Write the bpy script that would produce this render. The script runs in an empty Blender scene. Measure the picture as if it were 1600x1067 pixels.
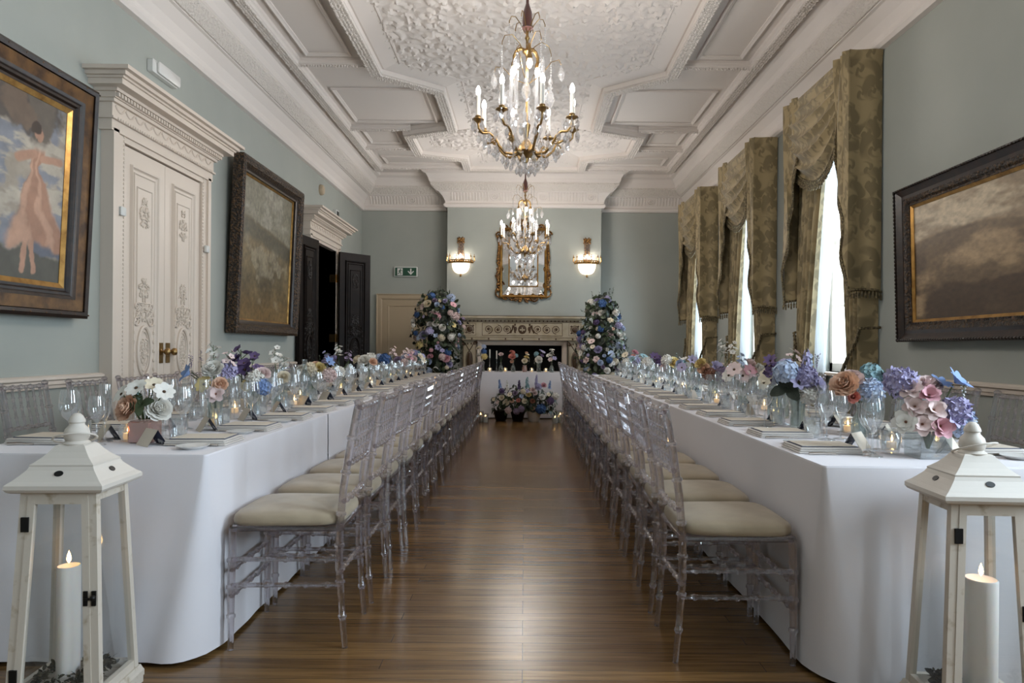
SKY = 11.5; EXPO = 1.03
import bpy, math, random
import numpy as np
from math import sin, cos, pi, radians, sqrt, atan2
from mathutils import Vector, Matrix, noise
random.seed(7)
SC = bpy.context.scene
COL = SC.collection
R = random.Random(11)
# ------------------------------------------------------------------ helpers
def lin(h):
    h = h.lstrip('#'); o = []
    for i in (0, 2, 4):
        c = int(h[i:i+2], 16) / 255
        o.append(c / 12.92 if c <= .04045 else ((c + .055) / 1.055) ** 2.4)
    return (*o, 1)
def tag(o, label=None, cat=None, group=None, kind=None):
    for k, v in (('label', label), ('category', cat), ('group', group), ('kind', kind)):
        if v: o[k] = v
    if label and cat and not kind: o['kind'] = 'thing'
    return o
def empty(name, loc=(0, 0, 0), rz=0, label=None, cat=None, group=None, kind=None):
    o = bpy.data.objects.new(name, None); COL.objects.link(o)
    o.location = loc; o.rotation_euler = (0, 0, rz); o.empty_display_size = .05
    return tag(o, label, cat, group, kind)
def put(mesh, name, parent=None, loc=(0, 0, 0), rot=(0, 0, 0), sc=1):
    o = bpy.data.objects.new(name, mesh); COL.objects.link(o)
    if parent is not None: o.parent = parent
    o.location = loc
    if isinstance(rot, Matrix):
        o.rotation_mode = 'QUATERNION'; o.rotation_quaternion = rot.to_quaternion()
    else: o.rotation_euler = rot
    o.scale = (sc, sc, sc) if not hasattr(sc, '__len__') else sc
    return o
KIDS = {}
def copy_tree(o, parent=None):
    c = o.copy(); COL.objects.link(c)
    if parent is not None: c.parent = parent
    for ch in o.children: copy_tree(ch, c)
    return c
def frame_to(d, up=(0, 0, 1)):
    z = Vector(d).normalized(); u = Vector(up)
    if abs(z.dot(u)) > .98: u = Vector((1, 0, 0))
    x = u.cross(z).normalized(); y = z.cross(x)
    return Matrix((x, y, z)).transposed()
class MB:
    def __init__(s): s.v = []; s.f = []; s.mi = []; s.sm = []; s.uv = {}
    def add(s, vs, fs, m=0, sm=True, M=None, uv=None):
        b = len(s.v)
        if M is not None: vs = [M @ Vector(p) for p in vs]
        s.v.extend([tuple(p) for p in vs])
        for f in fs: s.f.append([b + i for i in f]); s.mi.append(m); s.sm.append(sm)
        if uv:
            for i, t in enumerate(uv): s.uv[b + i] = t
        return s
    def box(s, x0, x1, y0, y1, z0, z1, m=0, M=None):
        vs = [(x, y, z) for z in (z0, z1) for y in (y0, y1) for x in (x0, x1)]
        return s.add(vs, [(0, 2, 3, 1), (4, 5, 7, 6), (0, 1, 5, 4), (2, 6, 7, 3), (0, 4, 6, 2), (1, 3, 7, 5)], m, False, M)
    def rbox(s, x0, x1, y0, y1, z0, z1, r=.01, m=0, M=None):
        # box with all edges chamfered
        def ring(z, i): return [(x0+i+r, y0+i, z), (x1-i-r, y0+i, z), (x1-i, y0+i+r, z), (x1-i, y1-i-r, z), (x1-i-r, y1-i, z), (x0+i+r, y1-i, z), (x0+i, y1-i-r, z), (x0+i, y0+i+r, z)]
        vs = ring(z0, r*.6) + ring(z0 + r*.6, 0) + ring(z1 - r*.6, 0) + ring(z1, r*.6)
        fs = [tuple(range(7, -1, -1)), tuple(range(24, 32))]
        for k in range(3):
            for i in range(8):
                j = (i + 1) % 8; fs.append((k*8+i, k*8+j, k*8+8+j, k*8+8+i))
        return s.add(vs, fs, m, True, M)
    def grid(s, fn, nu, nv, m=0, closed=False, M=None, uv=None, sm=True):
        vs = []; uvs = []
        for j in range(nv + 1):
            for i in range(nu if closed else nu + 1):
                vs.append(fn(i / nu, j / nv))
                if uv: uvs.append(uv(i / nu, j / nv))
        w = nu if closed else nu + 1; fs = []
        for j in range(nv):
            for i in range(nu):
                a = j*w + i; b = j*w + (i + 1) % w
                fs.append((a, b, b + w, a + w))
        return s.add(vs, fs, m, sm, M, uvs if uv else None)
    def tube(s, pts, r, seg=6, m=0, caps=True, M=None, closed=False):
        P = [Vector(p) for p in pts]; n = len(P); vs = []; fs = []
        rs = [r]*n if not hasattr(r, '__len__') else r
        up = None
        for i in range(n):
            if closed: t = P[(i+1) % n] - P[i-1]
            else: t = P[min(i+1, n-1)] - P[max(i-1, 0)]
            if t.length < 1e-9: t = Vector((0, 0, 1))
            t.normalize()
            if up is None:
                up = Vector((0, 0, 1)) if abs(t.z) < .9 else Vector((1, 0, 0))
            a = (up - t*up.dot(t))
            if a.length < 1e-6: a = t.orthogonal()
            a.normalize(); up = a; b = t.cross(a)
            for k in range(seg):
                q = 2*pi*k/seg; vs.append(P[i] + (a*cos(q) + b*sin(q))*rs[i])
        for i in range(n if closed else n - 1):
            for k in range(seg):
                l = (k+1) % seg; j = (i+1) % n
                fs.append((i*seg+k, i*seg+l, j*seg+l, j*seg+k))
        if caps and not closed:
            fs.append(tuple(range(seg-1, -1, -1))); fs.append(tuple((n-1)*seg+k for k in range(seg)))
        return s.add(vs, fs, m, True, M)
    def lathe(s, prof, seg=16, m=0, M=None, caps=True):
        vs = []; fs = []; n = len(prof)
        for (r, z) in prof:
            for k in range(seg): vs.append((r*cos(2*pi*k/seg), r*sin(2*pi*k/seg), z))
        for i in range(n-1):
            for k in range(seg):
                l = (k+1) % seg; fs.append((i*seg+k, i*seg+l, (i+1)*seg+l, (i+1)*seg+k))
        if caps:
            if prof[0][0] > 1e-5: fs.append(tuple(range(seg-1, -1, -1)))
            if prof[-1][0] > 1e-5: fs.append(tuple((n-1)*seg+k for k in range(seg)))
        return s.add(vs, fs, m, True, M)
    def ball(s, c, r, nu=10, nv=6, m=0, M=None):
        r = (r, r, r) if not hasattr(r, '__len__') else r
        pr = [(max(sin(pi*j/nv), 0), -cos(pi*j/nv)) for j in range(nv+1)]
        vs = []; fs = []
        for (q, z) in pr:
            for k in range(nu): vs.append((c[0]+r[0]*q*cos(2*pi*k/nu), c[1]+r[1]*q*sin(2*pi*k/nu), c[2]+r[2]*z))
        for i in range(nv):
            for k in range(nu):
                l = (k+1) % nu; fs.append((i*nu+k, i*nu+l, (i+1)*nu+l, (i+1)*nu+k))
        return s.add(vs, fs, m, True, M)
    def sweep(s, prof, path, closed=False, m=0, M=None, sm=False):
        """prof: (a, b): a along the left normal of the path (in xy), b along z; mitred"""
        P = [Vector((p[0], p[1], 0)) for p in path]; Z = [p[2] if len(p) > 2 else 0 for p in path]
        n = len(P); vs = []; fs = []; k = len(prof)
        for i in range(n):
            d1 = (P[i]-P[i-1]) if (i > 0 or closed) else None
            d2 = (P[(i+1) % n]-P[i]) if (i < n-1 or closed) else None
            if d1 is None: d1 = d2
            if d2 is None: d2 = d1
            d1 = d1.normalized(); d2 = d2.normalized()
            n1 = Vector((-d1.y, d1.x, 0)); n2 = Vector((-d2.y, d2.x, 0))
            nn = n1 + n2; L = nn.dot(n1)
            nn = nn / L if abs(L) > .15 else n1
            for (a, b) in prof: vs.append((P[i].x+nn.x*a, P[i].y+nn.y*a, Z[i]+b))
        for i in range(n if closed else n-1):
            j = (i+1) % n
            for q in range(k):
                l = (q+1) % k; fs.append((i*k+q, j*k+q, j*k+l, i*k+l))
        if not closed:
            fs.append(tuple(range(k))); fs.append(tuple((n-1)*k+q for q in range(k-1, -1, -1)))
        return s.add(vs, fs, m, sm, M)
    def prism(s, poly, z0, z1, m=0, M=None, sm=False):
        n = len(poly)
        vs = [(x, y, z0) for x, y in poly] + [(x, y, z1) for x, y in poly]
        fs = [tuple(range(n-1, -1, -1)), tuple(range(n, 2*n))] + [(i, (i+1) % n, n+(i+1) % n, n+i) for i in range(n)]
        return s.add(vs, fs, m, sm, M)
    def mesh(s, name, mats, ang=40):
        me = bpy.data.meshes.new(name); me.from_pydata(s.v, [], s.f)
        for m in (mats if isinstance(mats, (list, tuple)) else [mats]): me.materials.append(m)
        me.polygons.foreach_set('material_index', s.mi); me.polygons.foreach_set('use_smooth', s.sm)
        if s.uv:
            ul = me.uv_layers.new(name='UVMap')
            for lp in me.loops:
                if lp.vertex_index in s.uv: ul.data[lp.index].uv = s.uv[lp.vertex_index]
        me.update()
        if any(s.sm): me.set_sharp_from_angle(angle=radians(ang))
        return me
    def build(s, name, mats, parent=None, loc=(0, 0, 0), rot=(0, 0, 0), ang=40, sc=1):
        return put(s.mesh(name, mats, ang), name, parent, loc, rot, sc)
def struct(name, mb, mats, parent=None):
    o = mb.build(name, mats, parent)
    if parent is None: o['kind'] = 'structure'
    return o
def rect(x0, x1, y0, y1): return [(x0, y0), (x1, y0), (x1, y1), (x0, y1)]
# plane matrices: local (a, b, depth) -> world
def plane_left(X, Y0=0, Z0=0):   # a -> +Y, b -> +Z, depth -> +X
    return Matrix(((0, 0, 1, X), (1, 0, 0, Y0), (0, 1, 0, Z0), (0, 0, 0, 1)))
def plane_right(X, Y0=0, Z0=0):  # a -> -Y, b -> +Z, depth -> -X
    return Matrix(((0, 0, -1, X), (-1, 0, 0, Y0), (0, 1, 0, Z0), (0, 0, 0, 1)))
def plane_back(Y, X0=0, Z0=0):   # a -> +X, b -> +Z, depth -> -Y
    return Matrix(((1, 0, 0, X0), (0, 0, -1, Y), (0, 1, 0, Z0), (0, 0, 0, 1)))
# ------------------------------------------------------------------ materials
def newmat(name):
    m = bpy.data.materials.new(name); m.use_nodes = True
    return m, m.node_tree, m.node_tree.nodes, m.node_tree.links
def P(name, col, rough=.6, metal=0, bump=None, var=None, spec=.5, **kw):
    """principled; bump=(scale, strength, distance); var=(colour2, scale, lo, hi)"""
    m, t, N, L = newmat(name); b = N['Principled BSDF']
    c = lin(col) if isinstance(col, str) else col
    b.inputs['Base Color'].default_value = c; b.inputs['Roughness'].default_value = rough
    b.inputs['Metallic'].default_value = metal; b.inputs['Specular IOR Level'].default_value = spec
    for k, v in kw.items(): b.inputs[k.replace('_', ' ')].default_value = v
    if bump or var:
        tc = N.new('ShaderNodeTexCoord')
    if var:
        nz = N.new('ShaderNodeTexNoise'); nz.inputs['Scale'].default_value = var[1]; nz.inputs['Detail'].default_value = 5
        cr = N.new('ShaderNodeValToRGB'); cr.color_ramp.elements[0].position = var[2]; cr.color_ramp.elements[1].position = var[3]
        cr.color_ramp.elements[0].color = c; cr.color_ramp.elements[1].color = lin(var[0])
        L.new(tc.outputs['Object'], nz.inputs['Vector']); L.new(nz.outputs['Fac'], cr.inputs['Fac']); L.new(cr.outputs['Color'], b.inputs['Base Color'])
    if bump:
        nb = N.new('ShaderNodeTexNoise'); nb.inputs['Scale'].default_value = bump[0]; nb.inputs['Detail'].default_value = 4
        bp = N.new('ShaderNodeBump'); bp.inputs['Strength'].default_value = bump[1]; bp.inputs['Distance'].default_value = bump[2]
        L.new(tc.outputs['Object'], nb.inputs['Vector']); L.new(nb.outputs['Fac'], bp.inputs['Height']); L.new(bp.outputs['Normal'], b.inputs['Normal'])
    return m
def emit(name, col, st):
    m, t, N, L = newmat(name); N.remove(N['Principled BSDF'])
    e = N.new('ShaderNodeEmission'); e.inputs['Color'].default_value = lin(col); e.inputs['Strength'].default_value = st
    L.new(e.outputs[0], N['Material Output'].inputs['Surface']); return m
def glassy(name, tint, gloss=.12, refr=.0, diff=.0, dcol='ffffff', rough=.02, ior=1.45, edge=.5):
    m, t, N, L = newmat(name); N.remove(N['Principled BSDF'])
    tr = N.new('ShaderNodeBsdfTransparent'); tr.inputs['Color'].default_value = lin(tint)
    gl = N.new('ShaderNodeBsdfGlossy'); gl.inputs['Roughness'].default_value = rough; gl.inputs['Color'].default_value = (1, 1, 1, 1)
    out = tr
    if refr:
        rf = N.new('ShaderNodeBsdfGlass'); rf.inputs['IOR'].default_value = ior; rf.inputs['Roughness'].default_value = rough; rf.inputs['Color'].default_value = lin(tint)
        mx = N.new('ShaderNodeMixShader'); mx.inputs[0].default_value = refr
        L.new(out.outputs[0], mx.inputs[1]); L.new(rf.outputs[0], mx.inputs[2]); out = mx
    if diff:
        df = N.new('ShaderNodeBsdfDiffuse'); df.inputs['Color'].default_value = lin(dcol)
        mx = N.new('ShaderNodeMixShader'); mx.inputs[0].default_value = diff
        L.new(out.outputs[0], mx.inputs[1]); L.new(df.outputs[0], mx.inputs[2]); out = mx
    lw = N.new('ShaderNodeLayerWeight'); lw.inputs['Blend'].default_value = edge
    pw = N.new('ShaderNodeMath'); pw.operation = 'POWER'; pw.inputs[1].default_value = 2.5; L.new(lw.outputs['Facing'], pw.inputs[0])
    ma = N.new('ShaderNodeMath'); ma.operation = 'MULTIPLY_ADD'; ma.inputs[1].default_value = .6; ma.inputs[2].default_value = gloss; ma.use_clamp = True
    L.new(pw.outputs[0], ma.inputs[0])
    mx = N.new('ShaderNodeMixShader'); L.new(ma.outputs[0], mx.inputs[0]); L.new(out.outputs[0], mx.inputs[1]); L.new(gl.outputs[0], mx.inputs[2])
    L.new(mx.outputs[0], N['Material Output'].inputs['Surface']); return m
def damask(name, c1, c2, lining=None, rough=.6):
    m, t, N, L = newmat(name); b = N['Principled BSDF']; b.inputs['Roughness'].default_value = rough
    b.inputs['Sheen Weight'].default_value = .25
    uv = N.new('ShaderNodeUVMap'); uv.uv_map = 'UVMap'
    def mth(op, a, b_=None, c_=None):
        n = N.new('ShaderNodeMath'); n.operation = op
        for i, x in enumerate((a, b_, c_)):
            if x is None: continue
            if isinstance(x, (int, float)): n.inputs[i].default_value = x
            else: L.new(x, n.inputs[i])
        return n.outputs[0]
    nz = N.new('ShaderNodeTexNoise'); nz.inputs['Scale'].default_value = 7; nz.inputs['Detail'].default_value = 2; L.new(uv.outputs[0], nz.inputs['Vector'])
    wv = N.new('ShaderNodeMixRGB'); wv.blend_type = 'LINEAR_LIGHT'; wv.inputs[0].default_value = .02; L.new(uv.outputs[0], wv.inputs[1]); L.new(nz.outputs['Color'], wv.inputs[2])
    layers = []
    for sc_, lobes, tw, r0, r1 in ((3.2, 3, 9, .36, .22), (7.0, 2, 11, .24, .2)):
        vo = N.new('ShaderNodeTexVoronoi'); vo.voronoi_dimensions = '2D'; vo.inputs['Scale'].default_value = sc_; vo.inputs['Randomness'].default_value = .85; L.new(wv.outputs[0], vo.inputs['Vector'])
        sb = N.new('ShaderNodeVectorMath'); sb.operation = 'SUBTRACT'; L.new(wv.outputs[0], sb.inputs[0]); L.new(vo.outputs['Position'], sb.inputs[1])
        sp = N.new('ShaderNodeSeparateXYZ'); L.new(sb.outputs[0], sp.inputs[0])
        an = mth('ARCTAN2', sp.outputs[1], sp.outputs[0]); d = vo.outputs['Distance']
        w = mth('SINE', mth('MULTIPLY_ADD', an, lobes, mth('MULTIPLY', d, tw)))
        f = mth('SUBTRACT', mth('MULTIPLY_ADD', w, r1, r0), d)
        vein = mth('MULTIPLY', mth('SINE', mth('MULTIPLY_ADD', an, lobes*3, mth('MULTIPLY', d, 16))), .05)
        layers.append(mth('ADD', f, vein))
    h = mth('MAXIMUM', layers[0], layers[1])
    cr = N.new('ShaderNodeValToRGB'); e = cr.color_ramp.elements; e[0].position = .42; e[1].position = .6
    e[0].color = lin(c2); e[1].color = lin(c1); L.new(mth('ADD', h, .5), cr.inputs['Fac'])
    colr = cr.outputs['Color']
    if lining:
        g = N.new('ShaderNodeNewGeometry'); mx = N.new('ShaderNodeMixRGB'); mx.inputs[2].default_value = lin(lining)
        L.new(g.outputs['Backfacing'], mx.inputs[0]); L.new(colr, mx.inputs[1]); colr = mx.outputs[0]
    L.new(colr, b.inputs['Base Color']); return m
def wood_floor():
    m, t, N, L = newmat('oak_boards'); b = N['Principled BSDF']
    tc = N.new('ShaderNodeTexCoord'); mp = N.new('ShaderNodeMapping'); L.new(tc.outputs['Object'], mp.inputs[0])
    br = N.new('ShaderNodeTexBrick'); br.inputs['Scale'].default_value = 1; br.inputs['Brick Width'].default_value = 1.35; br.inputs['Row Height'].default_value = .072
    br.inputs['Mortar Size'].default_value = .0012; br.inputs['Mortar Smooth'].default_value = .1; br.offset = .37; br.offset_frequency = 3; br.inputs['Bias'].default_value = 0
    br.inputs['Color1'].default_value = lin('8b6b43'); br.inputs['Color2'].default_value = lin('6a4f30'); br.inputs['Mortar'].default_value = lin('24170e')
    L.new(mp.outputs[0], br.inputs['Vector'])
    m2 = N.new('ShaderNodeMapping'); m2.inputs['Scale'].default_value = (1.2, 28, 1); L.new(tc.outputs['Object'], m2.inputs[0])
    nz = N.new('ShaderNodeTexNoise'); nz.inputs['Scale'].default_value = 2.2; nz.inputs['Detail'].default_value = 7; nz.inputs['Distortion'].default_value = .6; L.new(m2.outputs[0], nz.inputs['Vector'])
    cr = N.new('ShaderNodeValToRGB'); cr.color_ramp.elements[0].color = (.45, .42, .4, 1); cr.color_ramp.elements[1].color = (1.2, 1.15, 1.1, 1)
    cr.color_ramp.elements[0].position = .3; cr.color_ramp.elements[1].position = .7; L.new(nz.outputs['Fac'], cr.inputs[0])
    mx = N.new('ShaderNodeMixRGB'); mx.blend_type = 'MULTIPLY'; mx.inputs[0].default_value = .8; L.new(br.outputs['Color'], mx.inputs[1]); L.new(cr.outputs[0], mx.inputs[2])
    L.new(mx.outputs[0], b.inputs['Base Color'])
    n3 = N.new('ShaderNodeTexNoise'); n3.inputs['Scale'].default_value = 1.2; n3.inputs['Detail'].default_value = 5; L.new(tc.outputs['Object'], n3.inputs['Vector'])
    r = N.new('ShaderNodeMapRange'); r.inputs['From Min'].default_value = .3; r.inputs['From Max'].default_value = .7; r.inputs['To Min'].default_value = .2; r.inputs['To Max'].default_value = .25
    L.new(n3.outputs['Fac'], r.inputs[0]); L.new(r.outputs[0], b.inputs['Roughness'])
    bp = N.new('ShaderNodeBump'); bp.inputs['Strength'].default_value = .2; bp.inputs['Distance'].default_value = .0012
    ad = N.new('ShaderNodeMath'); ad.operation = 'MULTIPLY_ADD'; ad.inputs[1].default_value = -1.; L.new(br.outputs['Fac'], ad.inputs[0]); L.new(nz.outputs['Fac'], ad.inputs[2])
    L.new(ad.outputs[0], bp.inputs['Height']); L.new(bp.outputs[0], b.inputs['Normal'])
    b.inputs['Specular IOR Level'].default_value = .5
    return m
def relief(name, col, scale, dist, rough=.7, strength=1.0, dark=None):
    """plaster or carved wood: scrolls in the bump"""
    m, t, N, L = newmat(name); b = N['Principled BSDF']; b.inputs['Base Color'].default_value = lin(col); b.inputs['Roughness'].default_value = rough
    tc = N.new('ShaderNodeTexCoord')
    vo = N.new('ShaderNodeTexVoronoi'); vo.inputs['Scale'].default_value = scale; vo.feature = 'SMOOTH_F1'; L.new(tc.outputs['Object'], vo.inputs['Vector'])
    nz = N.new('ShaderNodeTexNoise'); nz.inputs['Scale'].default_value = scale*1.7; nz.inputs['Detail'].default_value = 3; L.new(tc.outputs['Object'], nz.inputs['Vector'])
    ad = N.new('ShaderNodeMath'); ad.operation = 'SUBTRACT'; L.new(nz.outputs['Fac'], ad.inputs[0]); L.new(vo.outputs['Distance'], ad.inputs[1])
    bp = N.new('ShaderNodeBump'); bp.inputs['Strength'].default_value = strength; bp.inputs['Distance'].default_value = dist; L.new(ad.outputs[0], bp.inputs['Height']); L.new(bp.outputs[0], b.inputs['Normal'])
    if dark:  # shade painted into the base colour, following the hollows of the bump
        cr = N.new('ShaderNodeValToRGB'); cr.color_ramp.elements[0].position = .0; cr.color_ramp.elements[1].position = .35
        cr.color_ramp.elements[0].color = lin(dark); cr.color_ramp.elements[1].color = lin(col); L.new(ad.outputs[0], cr.inputs[0]); L.new(cr.outputs[0], b.inputs['Base Color'])
    return m
def painted(name):
    m, t, N, L = newmat(name); b = N['Principled BSDF']; b.inputs['Roughness'].default_value = .45
    a = N.new('ShaderNodeAttribute'); a.attribute_name = 'Col'; L.new(a.outputs['Color'], b.inputs['Base Color']); return m
M = {}
M['wall'] = P('sage_wall_paint', 'a5a8a1', .75, var=('9da19a', 1.2, .35, .65), bump=(60, .08, .003))
M['plaster'] = P('white_plaster', 'e0d8d2', .75, bump=(25, .05, .004))
M['carved'] = relief('carved_plaster', 'dcd4cc', 42, .012, .75)
M['cream'] = P('cream_gloss_paint', 'd6c8ba', .42, bump=(30, .04, .003))
M['creamrelief'] = relief('cream_carved_paint', 'd3c5b6', 60, .006, .45, .8)
M['beigedoor'] = P('beige_paint', 'b5a389', .5)
M['floor'] = wood_floor()
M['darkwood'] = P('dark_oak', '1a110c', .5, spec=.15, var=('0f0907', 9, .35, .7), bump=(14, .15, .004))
M['darkrelief'] = relief('dark_carved_oak', '21150f', 46, .008, .48, 1, '0e0805')
M['brass'] = P('aged_brass', 'a08255', .28, 1)
M['gilt'] = relief('gilded_carving', 'b28447', 40, .006, .34, .8, '4a2f16'); M['gilt'].node_tree.nodes['Principled BSDF'].inputs['Metallic'].default_value = .6
M['giltplain'] = P('gilding', 'ad8549', .32, .75, var=('7d5a2c', 14, .4, .7))
M['giltdark'] = P('worn_gilding', '70502c', .38, .45, var=('3a2513', 11, .35, .65), bump=(40, .2, .004))
M['framedark'] = P('dark_frame', '1d1410', .35, var=('33231a', 20, .4, .7))
M['framecarve'] = relief('carved_dark_gilt', '5f4426', 55, .012, .36, 1, '1c120a')
M['black'] = P('blackened_iron', '131211', .45, .4)
M['soot'] = P('sooty_hearth', '0c0a09', .9)
M['acrylic'] = glassy('clear_acrylic', 'f1eff2', .08, .62, .0, '948e95', .015, 1.46, .45)
M['glass'] = glassy('clear_glass', 'f6f8f9', .15, 0, .045, 'ffffff', .01, 1.5, .5)
M['glassthick'] = glassy('thick_glass', 'f0f5f4', .05, .4, .02, 'ffffff', .02, 1.45, .5)
M['crystal'] = glassy('cut_crystal', 'fdfdff', .22, .35, .05, 'ffffff', .03, 1.55, .5)
M['pane'] = glassy('window_pane', 'f7fbfd', .03, 0, 0, 'ffffff', .0, 1.5, .2)
M['pinkglass'] = glassy('pink_mercury_glass', 'e2b5ac', .16, 0, .5, 'b8958b', .12, 1.5, .5)
M['cloth'] = P('white_tablecloth', 'e2dee2', .85, bump=(420, .12, .0015), Sheen_Weight=.15)
M['linen'] = P('folded_linen', 'cfc8c2', .85, bump=(300, .2, .002))
M['card'] = P('cream_card', 'd8cdbd', .7)
M['navy'] = P('navy_card', '23304d', .6, var=('dfe0e2', 38, .52, .56))
M['china'] = P('white_china', 'dcdad6', .18)
M['silver'] = P('silver', 'cfcac2', .16, 1)
M['seat'] = P('beige_suede', '988871', .9, var=('a89880', 7, .4, .65), bump=(160, .12, .003), Sheen_Weight=.3)
M['damask'] = damask('olive_damask', '7f7050', 'a5926c', None)
M['damasklined'] = damask('olive_damask_lined', '7f7050', 'a5926c', 'a0968a')
M['trimcord'] = P('braid_fringe', '4d422d', .7, var=('8a7b5b', 60, .45, .6))
M['velvet'] = P('russet_velvet', '4a1d10', .8, Sheen_Weight=.5)
M['wax'] = P('candle_wax', 'f2e9e2', .5, Subsurface_Weight=.3, Subsurface_Radius=(.02, .012, .008))
M['flame'] = emit('flame', 'ffc878', 14)
M['bulb'] = emit('lit_bulb', 'fff8f0', 200); M['bulbdim'] = emit('sconce_bulb', 'fff2e2', 34)
M['tealight'] = P('tealight_wax', 'f3dfb8', .5, Emission_Color=lin('ffc98a'), Emission_Strength=.35)
M['candletube'] = P('candle_tube', 'e8e2d8', .5)
M['lantern'] = P('distressed_white_paint', 'cdc2b4', .6, var=('a8977f', 23, .6, .75), bump=(60, .15, .003))
M['lanterntop'] = P('chalk_white_paint', 'd2cac0', .55, bump=(40, .1, .003))
M['moss'] = P('dry_moss', '2e2a1e', .95, var=('4d4632', 30, .4, .6), bump=(80, 1, .02))
M['green'] = P('exit_green', '1c4a35', .5); M['white'] = P('white_plastic', 'd6d6d2', .4); M['sheer'] = None
m, t, N, L = newmat('sheer_voile'); N.remove(N['Principled BSDF'])
tr = N.new('ShaderNodeBsdfTransparent'); tl = N.new('ShaderNodeBsdfTranslucent'); df = N.new('ShaderNodeBsdfDiffuse')
tl.inputs[0].default_value = (.2, .21, .215, 1); df.inputs[0].default_value = (.75, .76, .76, 1)
a = N.new('ShaderNodeMixShader'); a.inputs[0].default_value = .45; L.new(tl.outputs[0], a.inputs[1]); L.new(df.outputs[0], a.inputs[2])
c = N.new('ShaderNodeMixShader'); c.inputs[0].default_value = .93; L.new(tr.outputs[0], c.inputs[1]); L.new(a.outputs[0], c.inputs[2])
L.new(c.outputs[0], N['Material Output'].inputs['Surface']); M['sheer'] = m
M['mirror'] = P('mirror_glass', 'e8e8e6', .02, 1)
M['mantel'] = P('painted_mantel', 'b3a690', .5, var=('a39579', 6, .4, .65))
M['umber'] = P('umber_ornament', '4a3420', .5)
M['leaf'] = P('leaf_green', '2f3d26', .5, var=('465337', 30, .4, .6)); M['darkleaf'] = P('dark_leaf', '1d2419', .5, var=('2c3524', 20, .4, .6))
M['stem'] = P('stem_green', '4b5a36', .6)
PAL = dict(white='ece8e0', cream='e8dcc4', peach='e6bfa4', blush='e2cbc7', pink='d39fa8', coral='d08577', lilac='b1aacb', purple='5f4b73', blue='859fce', pale='bcc9e0', deep='385a8c', teal='8fb0b6', yellow='dcc688', mauve='928098', rust='8d5f4c')
for k, v in PAL.items(): M['fl_'+k] = P('petal_'+k, v, .65, Subsurface_Weight=.0)
M['flc'] = P('flower_centre', '4a3520', .8); M['flcy'] = P('flower_centre_yellow', 'a98a3e', .8)

for k in ('flame', 'tealight'): M[k].cycles.emission_sampling = 'NONE'
# ------------------------------------------------------------------ room shell
XL, XR, YB, YF, ZC, CX = -2.93, 2.88, 12.2, -3.4, 4.14, -.03
HOLES = [(5.66, 6.74), (7.95, 9.03), (10.32, 11.40), (.9, 2.0), (-2.2, -1.1)]
WZ0, WZ1 = .92, 3.42
struct('floor', MB().box(XL-.3, XR+.3, YF-.3, YB+.3, -.12, 0), M['floor'])
struct('ceiling', MB().box(XL-.3, XR+.3, YF-.3, YB+.3, ZC, ZC+.15), M['plaster'])
DY0, DY1, DZ = 9.22, 10.30, 2.58      # the open doorway in the left wall
mb = MB(); mb.box(XL-.3, XL, YF, DY0, 0, ZC).box(XL-.3, XL, DY1, YB, 0, ZC).box(XL-.3, XL, DY0, DY1, DZ, ZC)
struct('wall_left', mb, M['wall'])
mb = MB(); hs = sorted(HOLES); y = YF
for a, b in hs:
    mb.box(XR, XR+.3, y, a, 0, ZC); mb.box(XR, XR+.3, a, b, 0, WZ0).box(XR, XR+.3, a, b, WZ1, ZC); y = b
mb.box(XR, XR+.3, y, YB, 0, ZC); struct('wall_right', mb, M['wall'])
struct('wall_back', MB().box(XL-.3, XR+.3, YB, YB+.3, 0, ZC), M['wall'])
struct('wall_front', MB().box(XL-.3, XR+.3, YF-.3, YF, 0, ZC), M['wall'])
BX0, BX1, BY = -1.36, 1.31, 11.85
OX0, OX1, OZ = -.74, .66, 1.18        # hearth opening
mb = MB(); mb.box(BX0, OX0, BY, YB-.001, 0, ZC-.001).box(OX1, BX1, BY, YB-.001, 0, ZC-.001).box(OX0, OX1, BY, YB-.001, OZ, ZC-.001)
struct('wall_chimney_breast', mb, M['wall'])
struct('trim_hearth_lining', MB().box(OX0, OX1, YB-.02, YB-.002, 0, OZ).box(OX0, OX0+.012, BY+.01, YB-.02, 0, OZ).box(OX1-.012, OX1, BY+.01, YB-.02, 0, OZ).box(OX0, OX1, BY+.01, YB-.02, OZ-.012, OZ), M['soot'])
# dark lobby behind the open door
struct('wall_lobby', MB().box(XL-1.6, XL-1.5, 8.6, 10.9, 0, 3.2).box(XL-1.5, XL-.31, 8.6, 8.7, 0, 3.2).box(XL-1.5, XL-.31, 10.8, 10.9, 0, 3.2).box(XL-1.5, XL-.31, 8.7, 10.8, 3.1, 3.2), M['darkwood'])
struct('floor_lobby', MB().box(XL-1.6, XL-.3, 8.6, 10.9, -.12, -.002), M['floor'])
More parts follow.
